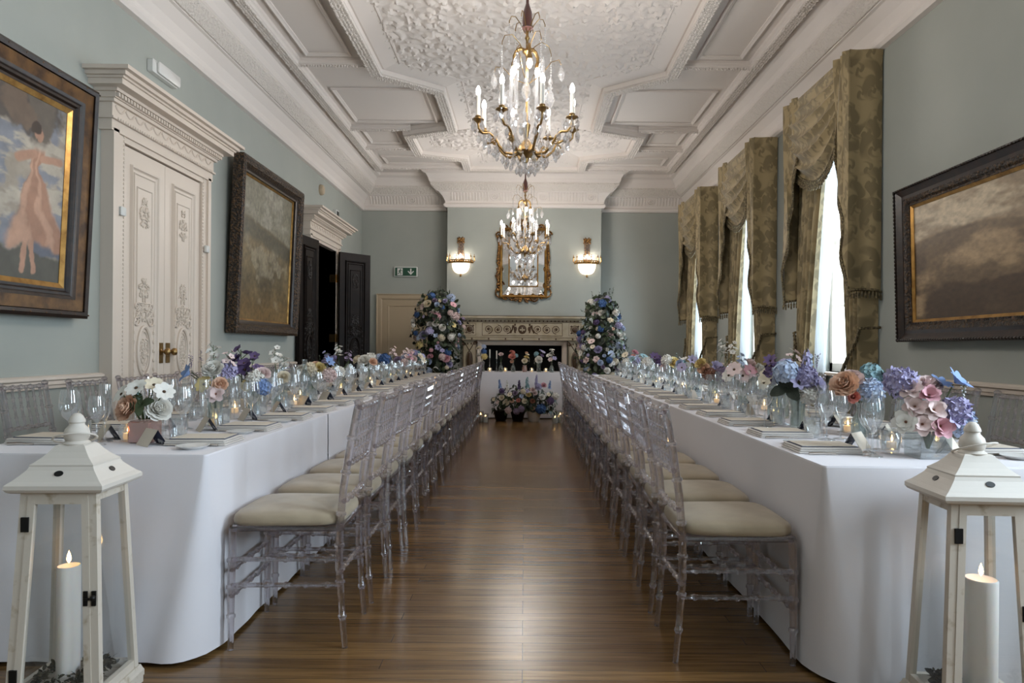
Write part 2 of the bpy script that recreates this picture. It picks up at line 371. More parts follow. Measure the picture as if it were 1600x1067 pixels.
# ---- cornice that follows the walls and the chimney breast
PATH = [(XL, YF), (XR, YF), (XR, YB), (BX1, YB), (BX1, BY), (BX0, BY), (BX0, YB), (XL, YB)]
cove = [(0, 3.55), (.045, 3.555), (.062, 3.585), (.06, 3.61), (.035, 3.625), (.04, 3.66), (.075, 3.73), (.14, 3.80), (.165, 3.805), (.175, 3.84), (.265, 3.93), (.285, 3.945), (.30, 4.0), (.34, 4.065), (.40, 4.09), (.41, 4.139), (0, 4.139)]
struct('trim_1', MB().sweep(cove, PATH, True), M['plaster'])
struct('trim_2', MB().sweep([(.162, 3.815), (.185, 3.81), (.272, 3.905), (.27, 3.945)], PATH, True), M['carved'])
mb = MB()
for (xa, xb, yy) in ((XL+.15, BX0-.12, YB), (BX0+.05, BX1-.05, BY), (BX1+.12, XR-.15, YB)):
    n = int((xb-xa)/.052)
    for i in range(n):
        x = xa + (i+.5)*(xb-xa)/n; c = i % 16
        if c in (13, 14, 15):
            if c == 14:
                for rr, dd in ((.062, .012), (.03, .014)):
                    mb.tube([(x+rr*cos(q), yy-.085-.30*.0-rr*sin(q)*.42, 3.735+rr*sin(q)*.9) for q in np.linspace(0, 2*pi, 17)[:-1]], dd, 5, closed=True)
                mb.ball((x, yy-.085, 3.73), (.014, .02, .014), 6, 4)
            continue
        mb.tube([(x, yy-.05, 3.665), (x, yy-.078, 3.735), (x, yy-.132, 3.79)], .013, 5)
struct('trim_3', mb, M['plaster'])
# ---- ceiling ribs
def ribbody(path, w, z, closed, name, splay=0):
    mb = MB(); h = ZC - z
    pr = [(-w, ZC-.001), (-w, z+h*.62), (-w*.78, z+h*.5), (-w*.74, z+.012), (-w*.5, z), (w*.5, z), (w*.74, z+.012), (w*.78, z+h*.5)]
    pr += [(w, z+h*.62), (w, ZC-.001)] if not splay else [(w, z+h*.45), (w+splay*.85, z+h*.8), (w+splay*.9, z+h*.7), (w+splay, z+h*.75), (w+splay, ZC-.001)]
    mb.sweep(pr, path, closed); struct(name, mb, M['plaster'])
SIDE = [(-2.43+CX*0, YF+.5), (-2.43, 11.42)]
for i, sx in enumerate((-1, 1)):
    x = CX + sx*2.42
    ribbody([(x, YF+.41), (x, 11.42)], .075, 4.06, False, f'trim_{4+i}')
    struct(f'trim_{6+i}', MB().sweep([(-.05, 4.062), (-.045, 4.05), (.045, 4.05), (.05, 4.062)], [(x, YF+.41), (x, 11.42)]), M['carved'])
half = [(1.58, 2.2), (1.58, 7.3), (.97, 7.78), (.97, 9.15), (1.6, 9.42), (1.6, 10.32), (.93, 10.58), (.93, 11.2)]
POLY = [(CX+x, y) for x, y in half] + [(CX-x, y) for x, y in reversed(half)]
ribbody(POLY, .09, 4.02, True, 'trim_8', .2)
struct('trim_9', MB().sweep([(-.06, 4.022), (-.055, 4.008), (.055, 4.008), (.06, 4.022)], POLY, True), M['carved'])
k = 10
for sx in (-1, 1):
    for y, x1 in ((4.6, 1.58), (7.18, 1.58), (9.3, 1.55), (10.2, 1.6), (11.3, .93)):
        p = [(CX+sx*x1, y), (CX+sx*2.42, y)]
        ribbody(p, .05, 4.075, False, f'trim_{k}'); k += 1
    for (ya, yb, xi, xo) in ((4.75, 7.05, 1.78, 2.26), (7.95, 9.12, 1.15, 2.26), (9.48, 10.05, 1.78, 2.26), (10.75, 11.18, 1.1, 2.26), (1.0, 4.45, 1.78, 2.26)):
        r = rect(min(CX+sx*xi, CX+sx*xo), max(CX+sx*xi, CX+sx*xo), ya, yb)
        struct(f'trim_{k}', MB().sweep([(0, 4.139), (.0, 4.118), (.015, 4.112), (.03, 4.122), (.045, 4.128), (.045, 4.139)], r, True), M['plaster']); k += 1
def beadwork(mb, pts, w, z, nrow, rg, r=.013, step=.03, slope=None):
    for (xa, ya), (xb, yb) in zip(pts, pts[1:]):
        L_ = math.hypot(xb-xa, yb-ya); n = int(L_/step); tx, ty = (xb-xa)/L_, (yb-ya)/L_
        for i in range(n):
            for q in range(nrow):
                o = (q-(nrow-1)/2)*w/nrow+rg.uniform(-.004, .004); t = (i+.5+rg.uniform(-.25, .25)+.5*(q % 2))*step; s = r*rg.uniform(.6, 1.2)
                mb.ball((xa+tx*t-ty*o, ya+ty*t+tx*o, z+(slope or 0)*o), (s, s, s*.9), 5, 3)
rg = random.Random(77); mb = MB()
for sx in (-1, 1): beadwork(mb, [(CX+sx*2.42, 5.2), (CX+sx*2.42, 11.4)], .11, 4.052, 4, rg)
vis = [p for p in half if p[1] > 5]
for sx in (-1, 1): beadwork(mb, [(CX+sx*x, y) for x, y in [(1.58, 5.2)]+vis], .13, 4.01, 4, rg)
for sx in (-1, 1):
    for y, x1 in ((7.18, 1.58), (9.3, 1.55), (10.2, 1.6), (11.3, .93)): beadwork(mb, [(CX+sx*x1, y), (CX+sx*2.42, y)], .06, 4.072, 2, rg)
struct(f'trim_{k}', mb, M['plaster']); k += 1; mb = MB()
beadwork(mb, [(XL+.22, 4.2), (XL+.22, 11.95)], .11, 3.862, 4, rg, slope=-1.0); beadwork(mb, [(XR-.22, 12-.05), (XR-.22, 4.2)], .11, 3.862, 4, rg, slope=-1.0)
struct(f'trim_{k}', mb, M['plaster']); k += 1
# ---- modelled plaster relief of the middle panel
def inside(px, py, poly):
    r = np.zeros(px.shape, bool); n = len(poly)
    for i in range(n):
        (x1, y1), (x2, y2) = poly[i], poly[(i+1) % n]
        c = ((y1 > py) != (y2 > py)) & (px < (x2-x1)*(py-y1)/(y2-y1+1e-12)+x1); r ^= c
    return r
ins = [(1.36, 2.4), (1.36, 7.2), (.78, 7.66), (.78, 9.28), (1.38, 9.54), (1.38, 10.2), (.73, 10.45), (.73, 11.0)]
IP = [(CX+x, y) for x, y in ins] + [(CX-x, y) for x, y in reversed(ins)]
st = .021; xs = np.arange(-1.4, 1.4, st) + CX; ys = np.arange(4.4, 11.05, st)
GX, GY = np.meshgrid(xs, ys)
rs = np.random.RandomState(5); cell = .27
def scrolls(gx, gy, cell, seed, mirror=True):
    lx = np.abs(gx-CX) if mirror else gx
    rs = np.random.RandomState(seed); NX, NY = 24, 60; jx = rs.rand(NX, NY)*.8+.1; jy = rs.rand(NX, NY)*.8+.1; ph = rs.rand(NX, NY)*6.3; hd = rs.choice([-1, 1], (NX, NY))
    ix = np.floor(lx/cell).astype(int); iy = np.floor(gy/cell).astype(int); bd = np.full(gx.shape, 9.); ba = np.zeros(gx.shape); bh = np.ones(gx.shape); bp = np.zeros(gx.shape)
    for dx in (-1, 0, 1):
        for dy in (-1, 0, 1):
            cx = (ix+dx) % NX; cy = (iy+dy) % NY
            px = (ix+dx+jx[cx, cy])*cell; py = (iy+dy+jy[cx, cy])*cell
            d = np.hypot(lx-px, gy-py); b = d < bd
            bd = np.where(b, d, bd); ba = np.where(b, np.arctan2(gy-py, lx-px), ba); bh = np.where(b, hd[cx, cy], bh); bp = np.where(b, ph[cx, cy], bp)
    return bd, ba, bh, bp
bd, ba, bh, bp = scrolls(GX, GY, cell, 5)
H = .5+.5*np.sin(2*pi*bd/.095+bh*ba+bp); H *= np.clip(1.25-bd/.2, 0, 1)
b2, a2, h2, p2 = scrolls(GX, GY, .13, 9)
H = H*.6 + .55*np.clip(.75+.6*np.cos(5*a2+p2)-b2/.06, 0, 1) + .16*rs.rand(*GX.shape)
Z = 4.128 - .04*np.clip(H, 0, 1.2)
INS = inside(GX, GY, IP); ny, nx = GX.shape
vs = [(float(GX[j, i]), float(GY[j, i]), float(Z[j, i])) for j in range(ny) for i in range(nx)]
fs = [(j*nx+i, (j+1)*nx+i, (j+1)*nx+i+1, j*nx+i+1) for j in range(ny-1) for i in range(nx-1) if INS[j, i] and INS[j+1, i+1]]
struct(f'trim_{k}', MB().add(vs, fs), M['plaster']); k += 1
# ---- dado rails and skirtings
rail = [(0, .845), (.018, .85), (.02, .868), (.03, .874), (.03, .895), (.045, .905), (.045, .92), (.03, .928), (0, .93)]
def rails(side, spans):
    mb = MB()
    for a, b in spans:
        p = [(XL, b), (XL, a)] if side < 0 else [(XR, a), (XR, b)]
        mb.sweep(rail, p)
    return mb
struct('trim_dado_left', rails(-1, [(YF, 4.69), (6.17, 9.0), (10.55, YB)]), M['cream'])
struct('trim_dado_right', rails(1, [(YF, -2.6), (-.5, .2), (2.3, 5.5), (6.9, 7.8), (9.2, 10.2), (11.5, YB)]), M['cream'])
sk = [(0, 0), (.022, 0), (.022, .15), (.014, .17), (.012, .19), (0, .2)]
def skirt(name, spans):
    mb = MB()
    for p in spans: mb.sweep(sk, p)
    struct(name, mb, M['cream'])
skirt('baseboard_left', [[(XL, 4.69), (XL, YF)], [(XL, 9.0), (XL, 6.17)], [(XL, YB), (XL, 10.55)]])
skirt('baseboard_right', [[(XR, YF), (XR, YB)]])
skirt('baseboard_back', [[(XR, YB), (BX1, YB)], [(BX0, YB), (-1.64, YB)], [(-2.68, YB), (XL, YB)]])
# ---- windows
for i, (a, b) in enumerate(HOLES):
    X = XR+.17; c = (a+b)/2; mb = MB()
    mb.box(X-.04, X+.04, a, a+.06, WZ0, WZ1).box(X-.04, X+.04, b-.06, b, WZ0, WZ1).box(X-.04, X+.04, a, b, WZ1-.07, WZ1).box(X-.04, X+.04, a, b, WZ0, WZ0+.08)
    mb.box(X-.03, X+.03, a, b, 2.15, 2.2)
    for q in (1, 2): mb.box(X-.015, X+.015, a+(b-a)*q/3-.011, a+(b-a)*q/3+.011, WZ0, WZ1)
    for q in (1.55, 2.8): mb.box(X-.015, X+.015, a, b, q-.011, q+.011)
    w = struct(f'window_{i+1}', mb, M['cream'])
    MB().box(X-.003, X+.003, a+.05, b-.05, WZ0+.05, WZ1-.05).build('glass_pane', M['pane'], w)
    MB().rbox(XR-.05, XR+.15, a-.04, b+.04, WZ0-.035, WZ0, .01).build('window_sill', M['cream'], w)
# ---- carving helpers (local: a across, b up, depth out)
def spiral(mb, cx, cy, s, hand, d, M_, r=.006, m=0, turns=1.9, a0=0):
    pts = []
    for i in range(22):
        t = i/21; q = a0 + hand*t*turns*2*pi; rr = s*(1-t*.88); pts.append((cx+rr*cos(q), cy+rr*sin(q), d))
    mb.tube(pts, [r*(1-.5*i/21) for i in range(22)], 5, m, M=M_)
def foliage(mb, cx, cy, w, h, d, M_, n, rg, m=0, sz=.012):
    for i in range(n):
        x = rg.uniform(0, w); y = rg.uniform(-h, h)
        if (x/w)**2+(y/h)**2 > 1: continue
        q = rg.uniform(0, 3); s = sz*rg.uniform(.6, 1.3)
        for sx in (-1, 1):
            R_ = Matrix.Translation((cx+sx*x, cy+y, d)) @ Matrix.Rotation(sx*q, 4, 'Z')
            mb.ball((0, 0, 0), (s*1.7, s*.7, s*.6), 6, 4, m, M_ @ R_)
def molding(mb, a0, a1, b0, b1, d, M_, w=.02, h=.012, m=0):
    mb.sweep([(0, d), (w*.2, d+h), (w*.55, d+h*.8), (w*.7, d+h*.3), (w, d)], rect(a0, a1, b0, b1), True, m, M_)
def oval(mb, cx, cy, rx, ry, d, M_, r=.01, m=0):
    mb.tube([(cx+rx*cos(q), cy+ry*sin(q), d) for q in np.linspace(0, 2*pi, 33)[:-1]], r, 6, m, M=M_, closed=True)
def carved_leaf(mb, w, h, t, M_, rg, m=0, mr=1):
    """a tall panelled door leaf, a in 0..w, b in 0..h, face at depth t"""
    mb.box(0, w, 0, h, 0, t, m, M_)
    a0, a1 = w*.17, w*.83; cx = w/2
    for (b0, b1) in ((.12, h*.29), (h*.31, h*.955)):
        molding(mb, a0, a1, b0, b1, t, M_, .03, .02, m); molding(mb, a0+.045, a1-.045, b0+.045, b1-.045, t, M_, .014, .01, m)
    # upper plain panel with cartouches
    molding(mb, a0+.085, a1-.085, h*.56, h*.9, t, M_, .012, .009, m)
    foliage(mb, cx, h*.83, w*.1, h*.05, t+.004, M_, 34, rg, mr); foliage(mb, cx, h*.6, w*.11, h*.035, t+.004, M_, 30, rg, mr)
    # oval medallion
    oy = h*.42
    oval(mb, cx, oy, w*.15, h*.072, t+.006, M_, .013, m); oval(mb, cx, oy, w*.115, h*.058, t+.004, M_, .006, m)
    foliage(mb, cx, oy, w*.1, h*.05, t+.003, M_, 46, rg, mr, .009)
    for sx in (-1, 1):
        for (dy, s, hd) in ((.1, .05, 1), (-.1, .05, -1), (.145, .034, -1), (-.145, .034, 1)):
            spiral(mb, cx+sx*w*.17, oy+dy*h*.9, s, sx*hd, t+.006, M_, .008, m, 1.6, pi/2*hd)
        for q in range(9):
            b = oy-h*.11+h*.22*q/8; mb.ball((cx+sx*w*.235, b, t+.004), (.011, .018, .01), 6, 4, mr, M_)
    foliage(mb, cx, oy+h*.115, w*.17, h*.03, t+.004, M_, 40, rg, mr); foliage(mb, cx, oy-h*.115, w*.17, h*.03, t+.004, M_, 40, rg, mr)
    foliage(mb, cx, h*.2, w*.16, h*.055, t+.004, M_, 50, rg, mr)
def entablature(mb, y0, y1, zb, zt, base, M_, m=0):
    """stepped crown along a from y0 to y1 (local), returns at both ends"""
    H = zt-zb
    steps = [(0, .2, .03), (.2, .24, .05), (.24, .5, .035), (.5, .56, .06), (.56, .66, .075), (.66, .72, .10), (.72, .82, .17), (.82, .86, .185), (.86, .93, .21), (.93, 1, .245)]
    for (p, q, d) in steps: mb.box(y0-d*.85, y1+d*.85, zb+H*p, zb+H*q, 0, base+d, m, M_)
    n = int((y1-y0+.14)/.036)
    for i in range(n):
        a = y0-.07+(i+.25)*(y1-y0+.14)/n; mb.box(a, a+.02, zb+H*.575, zb+H*.645, base+.07, base+.098, m, M_)
    for i in range(int((y1-y0)/.03)):
        mb.ball((y0+.015+i*.03, zb+H*.22, base+.05), (.012, .012, .01), 6, 4, m, M_)
    for i in range(int((y1-y0)/.12)):
        a = y0+.06+i*.12
        pts = [(a-.055+.11*j/8, zb+H*.46-.035*sin(pi*j/8), base+.037) for j in range(9)]
        mb.tube(pts, .007, 5, m, M=M_)
# ---- closed white double doors
PL = plane_left(XL)
mb = MB(); d = .09
def casing(mb, a0, a1, b1, inner0, inner1, d, M_):
    for (x0, x1) in ((a0, inner0), (inner1, a1)):
        mb.box(x0, x1, 0, b1, 0, d*.8, 0, M_); w = x1-x0
        s0, s1 = (x0, x0+w*.4) if x0 == a0 else (x1-w*.4, x1)
        mb.box(s0, s1, 0, b1, d*.8, d, 0, M_)
        e = x1-.012 if x0 == a0 else x0+.012
        for i in range(int(b1/.03)): mb.ball((e, .015+i*.03, d*.8), (.009, .012, .008), 5, 4, 0, M_)
    mb.box(inner0, inner1, b1-.06, b1, 0, d*.8, 0, M_)
casing(mb, 4.70, 6.16, 2.62, 4.86, 6.03, .09, PL)
entablature(mb, 4.70, 6.16, 2.60, 2.97, .06, PL)
d1 = struct('door_1', mb, M['cream'])
rg = random.Random(3)
for i, (a, b) in enumerate(((4.865, 5.443), (5.447, 6.025))):
    mb = MB(); carved_leaf(mb, b-a, 2.545, .05, plane_left(XL, a, .006), rg); lf = mb.build('door_leaf', [M['cream'], M['creamrelief']], d1)
    mb = MB(); c = (b-.05) if i == 0 else (a+.05)
    mb.lathe([(.024, 0), (.024, .006), (.01, .01), (.009, .03), (.022, .036), (.031, .05), (.028, .066), (.012, .074), (0, .075)], 14, M=PL @ Matrix.Translation((c, 1.07, .055)))
    mb.box(c-.028, c+.028, .98, 1.14, .055, .059, 0, PL)
    mb.build('knob', M['brass'], lf)
for a, z in ((4.80, 2.06), (6.08, 1.98)):
    MB().rbox(a-.03, a+.03, z-.03, z+.03, .08, .105, .005, 0, PL).build('contact_box', M['white'], d1)
# ---- the open dark doors in their white casing
mb = MB(); casing(mb, 9.02, 10.48, 2.62, DY0, DY1, .09, PL); entablature(mb, 9.02, 10.48, 2.60, 2.95, .06, PL)
mb.box(DY0-.02, DY0, 0, DZ, -.3, .07, 0, PL).box(DY1, DY1+.02, 0, DZ, -.3, .07, 0, PL).box(DY0, DY1, DZ, DZ+.02, -.3, .07, 0, PL)
d2 = struct('door_2', mb, M['cream'])
for (Y0, X0, ang) in ((DY0-.01, XL+.10, -172), (DY1+.01, XL+.105, 42)):
    # hinge at (X0, Y0); the leaf runs along `ang` measured from +Y towards +X
    q = radians(ang); da = Vector((sin(q), cos(q), 0)); dn = Vector((cos(q), -sin(q), 0))
    if ang > 0: dn = Vector((cos(q), -sin(q), 0))
    if ang < 0: dn = Vector((-cos(q), sin(q), 0))
    Ml = Matrix(((da.x, 0, dn.x, X0), (da.y, 0, dn.y, Y0), (0, 1, 0, .006), (0, 0, 0, 1)))
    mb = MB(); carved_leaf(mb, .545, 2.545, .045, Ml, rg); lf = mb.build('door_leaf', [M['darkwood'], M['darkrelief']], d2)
for z in (.35, 1.25, 2.15):
    MB().box(DY1-.012, DY1+.0, z-.06, z+.06, -.02, .075, 0, PL).box(DY1+.0, DY1+.02, z-.06, z+.06, .07, .11, 0, PL).build('hinge', M['brass'], d2)
# ---- plain beige door in the back wall
PB = plane_back(YB)
mb = MB()
mb.sweep([(0, 0), (0, .03), (-.02, .04), (-.075, .04), (-.09, .05), (-.1, .05), (-.1, 0)], [(-2.55, 0), (-2.55, 1.97), (-1.77, 1.97), (-1.77, 0)][::-1], False, 0, PB)
mb.box(-2.55, -1.77, 0, 1.97, 0, .02, 0, PB)
molding(mb, -2.45, -1.87, .95, 1.87, .02, PB, .03, .012); molding(mb, -2.45, -1.87, .12, .85, .02, PB, .03, .012)
d3 = struct('door_3', mb, M['beigedoor'])
# ------------------------------------------------------------------ things on the walls
def canvas(name, w, h, fn, Mx, parent, nx=220, ny=190):
    mb = MB(); mb.grid(lambda u, v: (u*w, v*h, .012), nx, ny, M=Mx, sm=False)
    me = mb.mesh(name, M['paint'])
    at = me.color_attributes.new('Col', 'FLOAT_COLOR', 'POINT')
    u, v = np.meshgrid(np.linspace(0, 1, nx+1), np.linspace(0, 1, ny+1))
    c = np.ones(((nx+1)*(ny+1), 4), np.float32); c[:, :3] = fn(u, v).reshape(-1, 3)
    at.data.foreach_set('color', c.ravel()); return put(me, name, parent)
M['paint'] = painted('oil_paint')
def fbm(u, v, s, seed, sx=1, sy=1, octv=5):
    out = np.zeros(u.shape); A = 0
    rs = np.random.RandomState(seed)
    for o in range(octv):
        f = s*2**o; n = int(f*max(sx, sy))+3; g = rs.rand(n+2, n+2)
        x = u*f*sx; y = v*f*sy; xi = np.floor(x).astype(int) % n; yi = np.floor(y).astype(int) % n; fx = x-np.floor(x); fy = y-np.floor(y)
        fx = fx*fx*(3-2*fx); fy = fy*fy*(3-2*fy)
        val = g[yi, xi]*(1-fx)*(1-fy)+g[yi, xi+1]*fx*(1-fy)+g[yi+1, xi]*(1-fx)*fy+g[yi+1, xi+1]*fx*fy
        out += val*.55**o; A += .55**o
    return out/A
def L3(h): return np.array(lin(h)[:3])
def mixc(a, b, t): return a*(1-t[..., None])+b*t[..., None]
def sstep(x, a, b): t = np.clip((x-a)/(b-a), 0, 1); return t*t*(3-2*t)
def ell(u, v, cx, cy, rx, ry, n=0): return 1-sstep(np.hypot((u-cx)/rx, (v-cy)/ry)+n, .85, 1.1)
def seg(u, v, x0, y0, x1, y1, r):
    dx, dy = x1-x0, y1-y0; t = np.clip(((u-x0)*dx+(v-y0)*dy)/(dx*dx+dy*dy), 0, 1)
    return 1-sstep(np.hypot(u-x0-t*dx, v-y0-t*dy)/r, .7, 1.2)
def art_figure(u, v):
    n = fbm(u, v, 5, 1)-.5; n2 = fbm(u, v, 18, 2)-.5; u = u+n*.05+n2*.02+.02*np.sin(v*7); v = v+n2*.025
    c = np.zeros((*u.shape, 3))+L3('a89c8c'); c = mixc(c, L3('878a93'), sstep(n+.25*(v-.4), .02, .12)); c = mixc(c, L3('bdb2a2'), sstep(fbm(u, v, 4, 7, 1, 3), .52, .62))
    c = mixc(c, L3('565349'), 1-sstep(v+n*.2+.12*(u-.7), .16, .22)); c = mixc(c, L3('666a77'), ell(u, v, .98, .2, .2, .055, n))
    c = mixc(c, L3('4f4740'), ell(u, v, .58, .95, .36, .2, n*1.2)); c = mixc(c, L3('6b6156'), ell(u, v, .8, .93, .1, .13, n*2)*.8)
    c = mixc(c, L3('75604f'), ell(u, v, .62, .88, .1, .12, n*2)*.8)
    sk = L3('b98d74')
    c = mixc(c, sk, seg(u, v, .71, .06, .74, .24, .018)); c = mixc(c, sk, seg(u, v, .79, .06, .77, .24, .018))
    w = .045+.21*np.clip((.62-v)/.42, 0, 1)**1.2; cx = .755+.12*np.clip((.62-v)/.42, 0, 1)
    dr = (1-sstep(np.abs(u-cx+n*.1)/w, .8, 1.05))*sstep(v+n*.16, .17, .21)*(1-sstep(v, .7, .74))
    c = mixc(c, mixc(np.zeros((*u.shape, 3))+L3('ad8067'), L3('c59a80'), sstep(np.sin((u-cx)/w*7+n*6), -.3, .8)), dr)
    c = mixc(c, sk, seg(u, v, .73, .69, .62, .64, .026)); c = mixc(c, sk, seg(u, v, .8, .68, .93, .69, .022)); c = mixc(c, sk, ell(u, v, .765, .8, .03, .045)); c = mixc(c, L3('3c2c22'), ell(u, v, .75, .83, .035, .035))
    return c*(1+n2*.5)[..., None]*.8
def art_meadow(u, v):
    n = fbm(u, v, 5, 3)-.5; n2 = fbm(u, v, 44, 4)-.5
    c = mixc(np.zeros((*u.shape, 3))+L3('4a3e28'), L3('6f5f40'), sstep(n, -.15, .25)); c = mixc(c, L3('8a8069'), sstep(fbm(u, v, 7, 21)+.25*ell(u, v, .5, .45, .3, .2, n*2), .6, .8)*.7)
    hz = .73-.12*u+n*.06; sky = sstep(v-hz, 0, .03); c = mixc(c, L3('3d3b2c'), (1-sstep(np.abs(v-hz+.06), .03, .09))*.8)
    sk = mixc(np.zeros((*u.shape, 3))+L3('75705f'), L3('8f897a'), sstep(fbm(u, v, 4, 9, 1, 2), .4, .65)); c = mixc(c, sk, 0+sky[...])
    c = mixc(c, L3('7a5c30'), (1-sstep(v, .0, .3))*.6)
    return c*(1+n2*1.1)[..., None]*1.05
def art_moor(u, v):
    n = fbm(u, v, 4, 13)-.5; n2 = fbm(u, v, 40, 14)-.5
    c = mixc(np.zeros((*u.shape, 3))+L3('5c4a34'), L3('8d775a'), sstep(n+.2*(v-.35), -.08, .16))
    c = mixc(c, L3('3a2a1b'), ell(u, v, .55, .07, .5, .17, n*1.5)*.9); c = mixc(c, L3('3b2c1e'), (1-sstep(u+v*.5+n, .06, .2))*.6)
    hz = .66+n*.05+.05*np.sin(u*5); c = mixc(c, L3('5a4935'), (1-sstep(np.abs(v-hz+.02), .02, .07))*.8)
    sky = mixc(np.zeros((*u.shape, 3))+L3('7d6c56'), L3('a99a82'), sstep(fbm(u, v, 3, 19, 1, 2), .4, .62)); c = mixc(c, sky, sstep(v-hz, 0, .04))
    return c*(1+n2*.9)[..., None]*1.25
def picture(Mx, w, h, fw, prof, mats, art, label, slip=.025, tilt=.04, ornament=None):
    Mx = Mx @ Matrix.Rotation(tilt, 4, 'X')
    loc = Mx.translation.copy(); e = empty('framed_painting', loc, 0, label, 'painting')
    Ml = Matrix.Translation(-loc) @ Mx
    mb = MB()
    for pr, mi in prof: mb.sweep(pr, rect(0, w, 0, h), True, mi, Ml)
    if ornament is studs: studs(Ml, mb)
    fr = mb.build('frame', mats, e)
    if ornament and ornament is not studs: ornament(Ml, fr)
    mb = MB(); mb.sweep([(fw-.004, .0), (fw-.004, .03), (fw+slip, .016), (fw+slip, 0)], rect(0, w, 0, h), True, 0, Ml); mb.build('gilt_slip', M['giltplain'], e)
    canvas('canvas', w-2*fw-slip, h-2*fw-slip, art, Ml @ Matrix.Translation((fw+slip*.5, fw+slip*.5, 0)), e)
    return e
pr1 = [([(0, 0), (0, .07), (.02, .085), (.04, .075), (.045, .0)], 0), ([(.045, 0), (.045, .066), (.115, .06), (.115, 0)], 1), ([(.115, 0), (.115, .062), (.13, .055), (.14, .045), (.155, .045), (.165, .03), (.18, .03), (.18, 0)], 0)]
def studs(Ml, mb):
    for i in range(12):
        for b in (.022, 1.448): mb.ball((.06+i*.13, b, .082), (.006, .006, .005), 6, 4, 1, Ml)
picture(plane_left(XL+.02, 2.93, 1.29), 1.5, 1.47, .18, pr1, [M['framedark'], M['giltdark']], art_figure, 'large painting of a figure in a windblown peach dress, brown and gilt frame', .03, .045, studs)
pr2 = [([(0, 0), (0, .10), (.03, .115), (.075, .10), (.1, .07), (.1, 0)], 0), ([(.1, 0), (.1, .066), (.118, .055), (.135, .05), (.135, 0)], 1)]
picture(plane_left(XL+.02, 6.63, 1.25), 1.8, 1.76, .135, pr2, [M['framecarve'], M['framedark']], art_meadow, 'tall dim meadow landscape painting in carved dark frame between the two doors', .02, .04)
def beads(Ml, par):
    mb = MB(); w, h = 1.92, 1.13
    for k in range(int(w/.028)):
        for b in (.014, h-.014): mb.ball((.014+k*.028, b, .075), (.017, .01, .012), 6, 4, 0, Ml @ Matrix.Identity(4))
    for k in range(int(h/.028)):
        for a in (.014, w-.014): mb.ball((a, .014+k*.028, .075), (.01, .017, .012), 6, 4, 0, Ml)
    mb.build('rope_edge', M['framedark'], par)
pr3 = [([(0, 0), (0, .06), (.014, .075), (.03, .065), (.06, .045), (.085, .05), (.085, 0)], 0), ([(.085, 0), (.085, .052), (.11, .045), (.125, .03), (.14, .034), (.14, 0)], 1)]
picture(plane_right(XR-.02, 5.12, 1.19), 1.92, 1.13, .14, pr3, [M['framedark'], M['framecarve']], art_moor, 'wide sepia moorland landscape painting in dark rope-edged frame beyond the curtains', .02, .03, beads)
# ---- green exit sign
e = empty('exit_sign', (-2.13, YB, 2.465), 0, 'green emergency exit sign with running figure and down arrow', 'sign')
PS = plane_back(0)
MB().rbox(-.205, .205, -.088, .088, .002, .045, .006, 0, PS).build('housing', M['white'], e)
MB().box(-.19, .19, -.073, .073, .045, .047, 0, PS).build('green_panel', M['green'], e)
mb = MB(); mb.box(-.15, -.055, -.062, .062, .047, .0485, 0, PS); mb.build('door_symbol', M['white'], e); mb = MB()
mb.prism([(.09-.012, .055), (.09+.012, .055), (.09+.012, -.015), (.09+.045, .018), (.09+.056, .004), (.09, -.056), (.09-.056, .004), (.09-.045, .018), (.09-.012, -.015)], .047, .0485, 0, PS)
mb.build('arrow_symbol', M['white'], e)
mb = MB(); mb.ball((-.092, .043, .049), (.011, .011, .001), 10, 4, 0, PS)
def limb(pts, w):
    for (x0, y0), (x1, y1) in zip(pts, pts[1:]):
        dx, dy = x1-x0, y1-y0; l = sqrt(dx*dx+dy*dy); nx, ny = -dy/l*w/2, dx/l*w/2
        mb.prism([(x0+nx, y0+ny), (x0-nx, y0-ny), (x1-nx, y1-ny), (x1+nx, y1+ny)], .0485, .0495, 0, PS)
limb([(-.095, .03), (-.108, -.005)], .022); limb([(-.095, .024), (-.072, .014), (-.064, .024)], .009); limb([(-.1, .026), (-.125, .016), (-.13, -.002)], .009)
limb([(-.104, -.004), (-.086, -.02), (-.09, -.05)], .012); limb([(-.108, -.004), (-.122, -.032), (-.142, -.036)], .012)
mb.build('running_figure', M['green'], e)
# ---- small fittings on the left wall
e = empty('mounted_emergency_light', (XL, 5.45, 3.28), 0, 'white slim emergency light box above the closed white doors', 'light fitting')
PW = plane_left(0)
MB().rbox(-.19, .19, -.045, .055, 0, .05, .008, 0, PW).build('housing', M['white'], e)
MB().rbox(-.14, .185, -.04, .05, .05, .075, .01, 0, PW).build('diffuser', M['china'], e)
e = empty('mounted_alarm', (XL, 9.72, 3.35), 0, 'round beige alarm sounder on the wall above the open dark doors', 'alarm')
MB().lathe([(.075, 0), (.075, .03), (.06, .05), (.0, .055)], 18, M=Matrix.Rotation(pi/2, 4, 'Y')).build('body', M['beigedoor'], e)
e = empty('door_sensor', (XL+.2, 9.8, 2.951), 0, 'small grey sensor box standing on the crown above the open doors', 'sensor')
MB().rbox(-.02, .03, -.07, .07, 0, .13, .006).build('body', M['white'], e)
MB().box(.031, .034, -.05, .05, .02, .11).build('lens', M['black'], e)
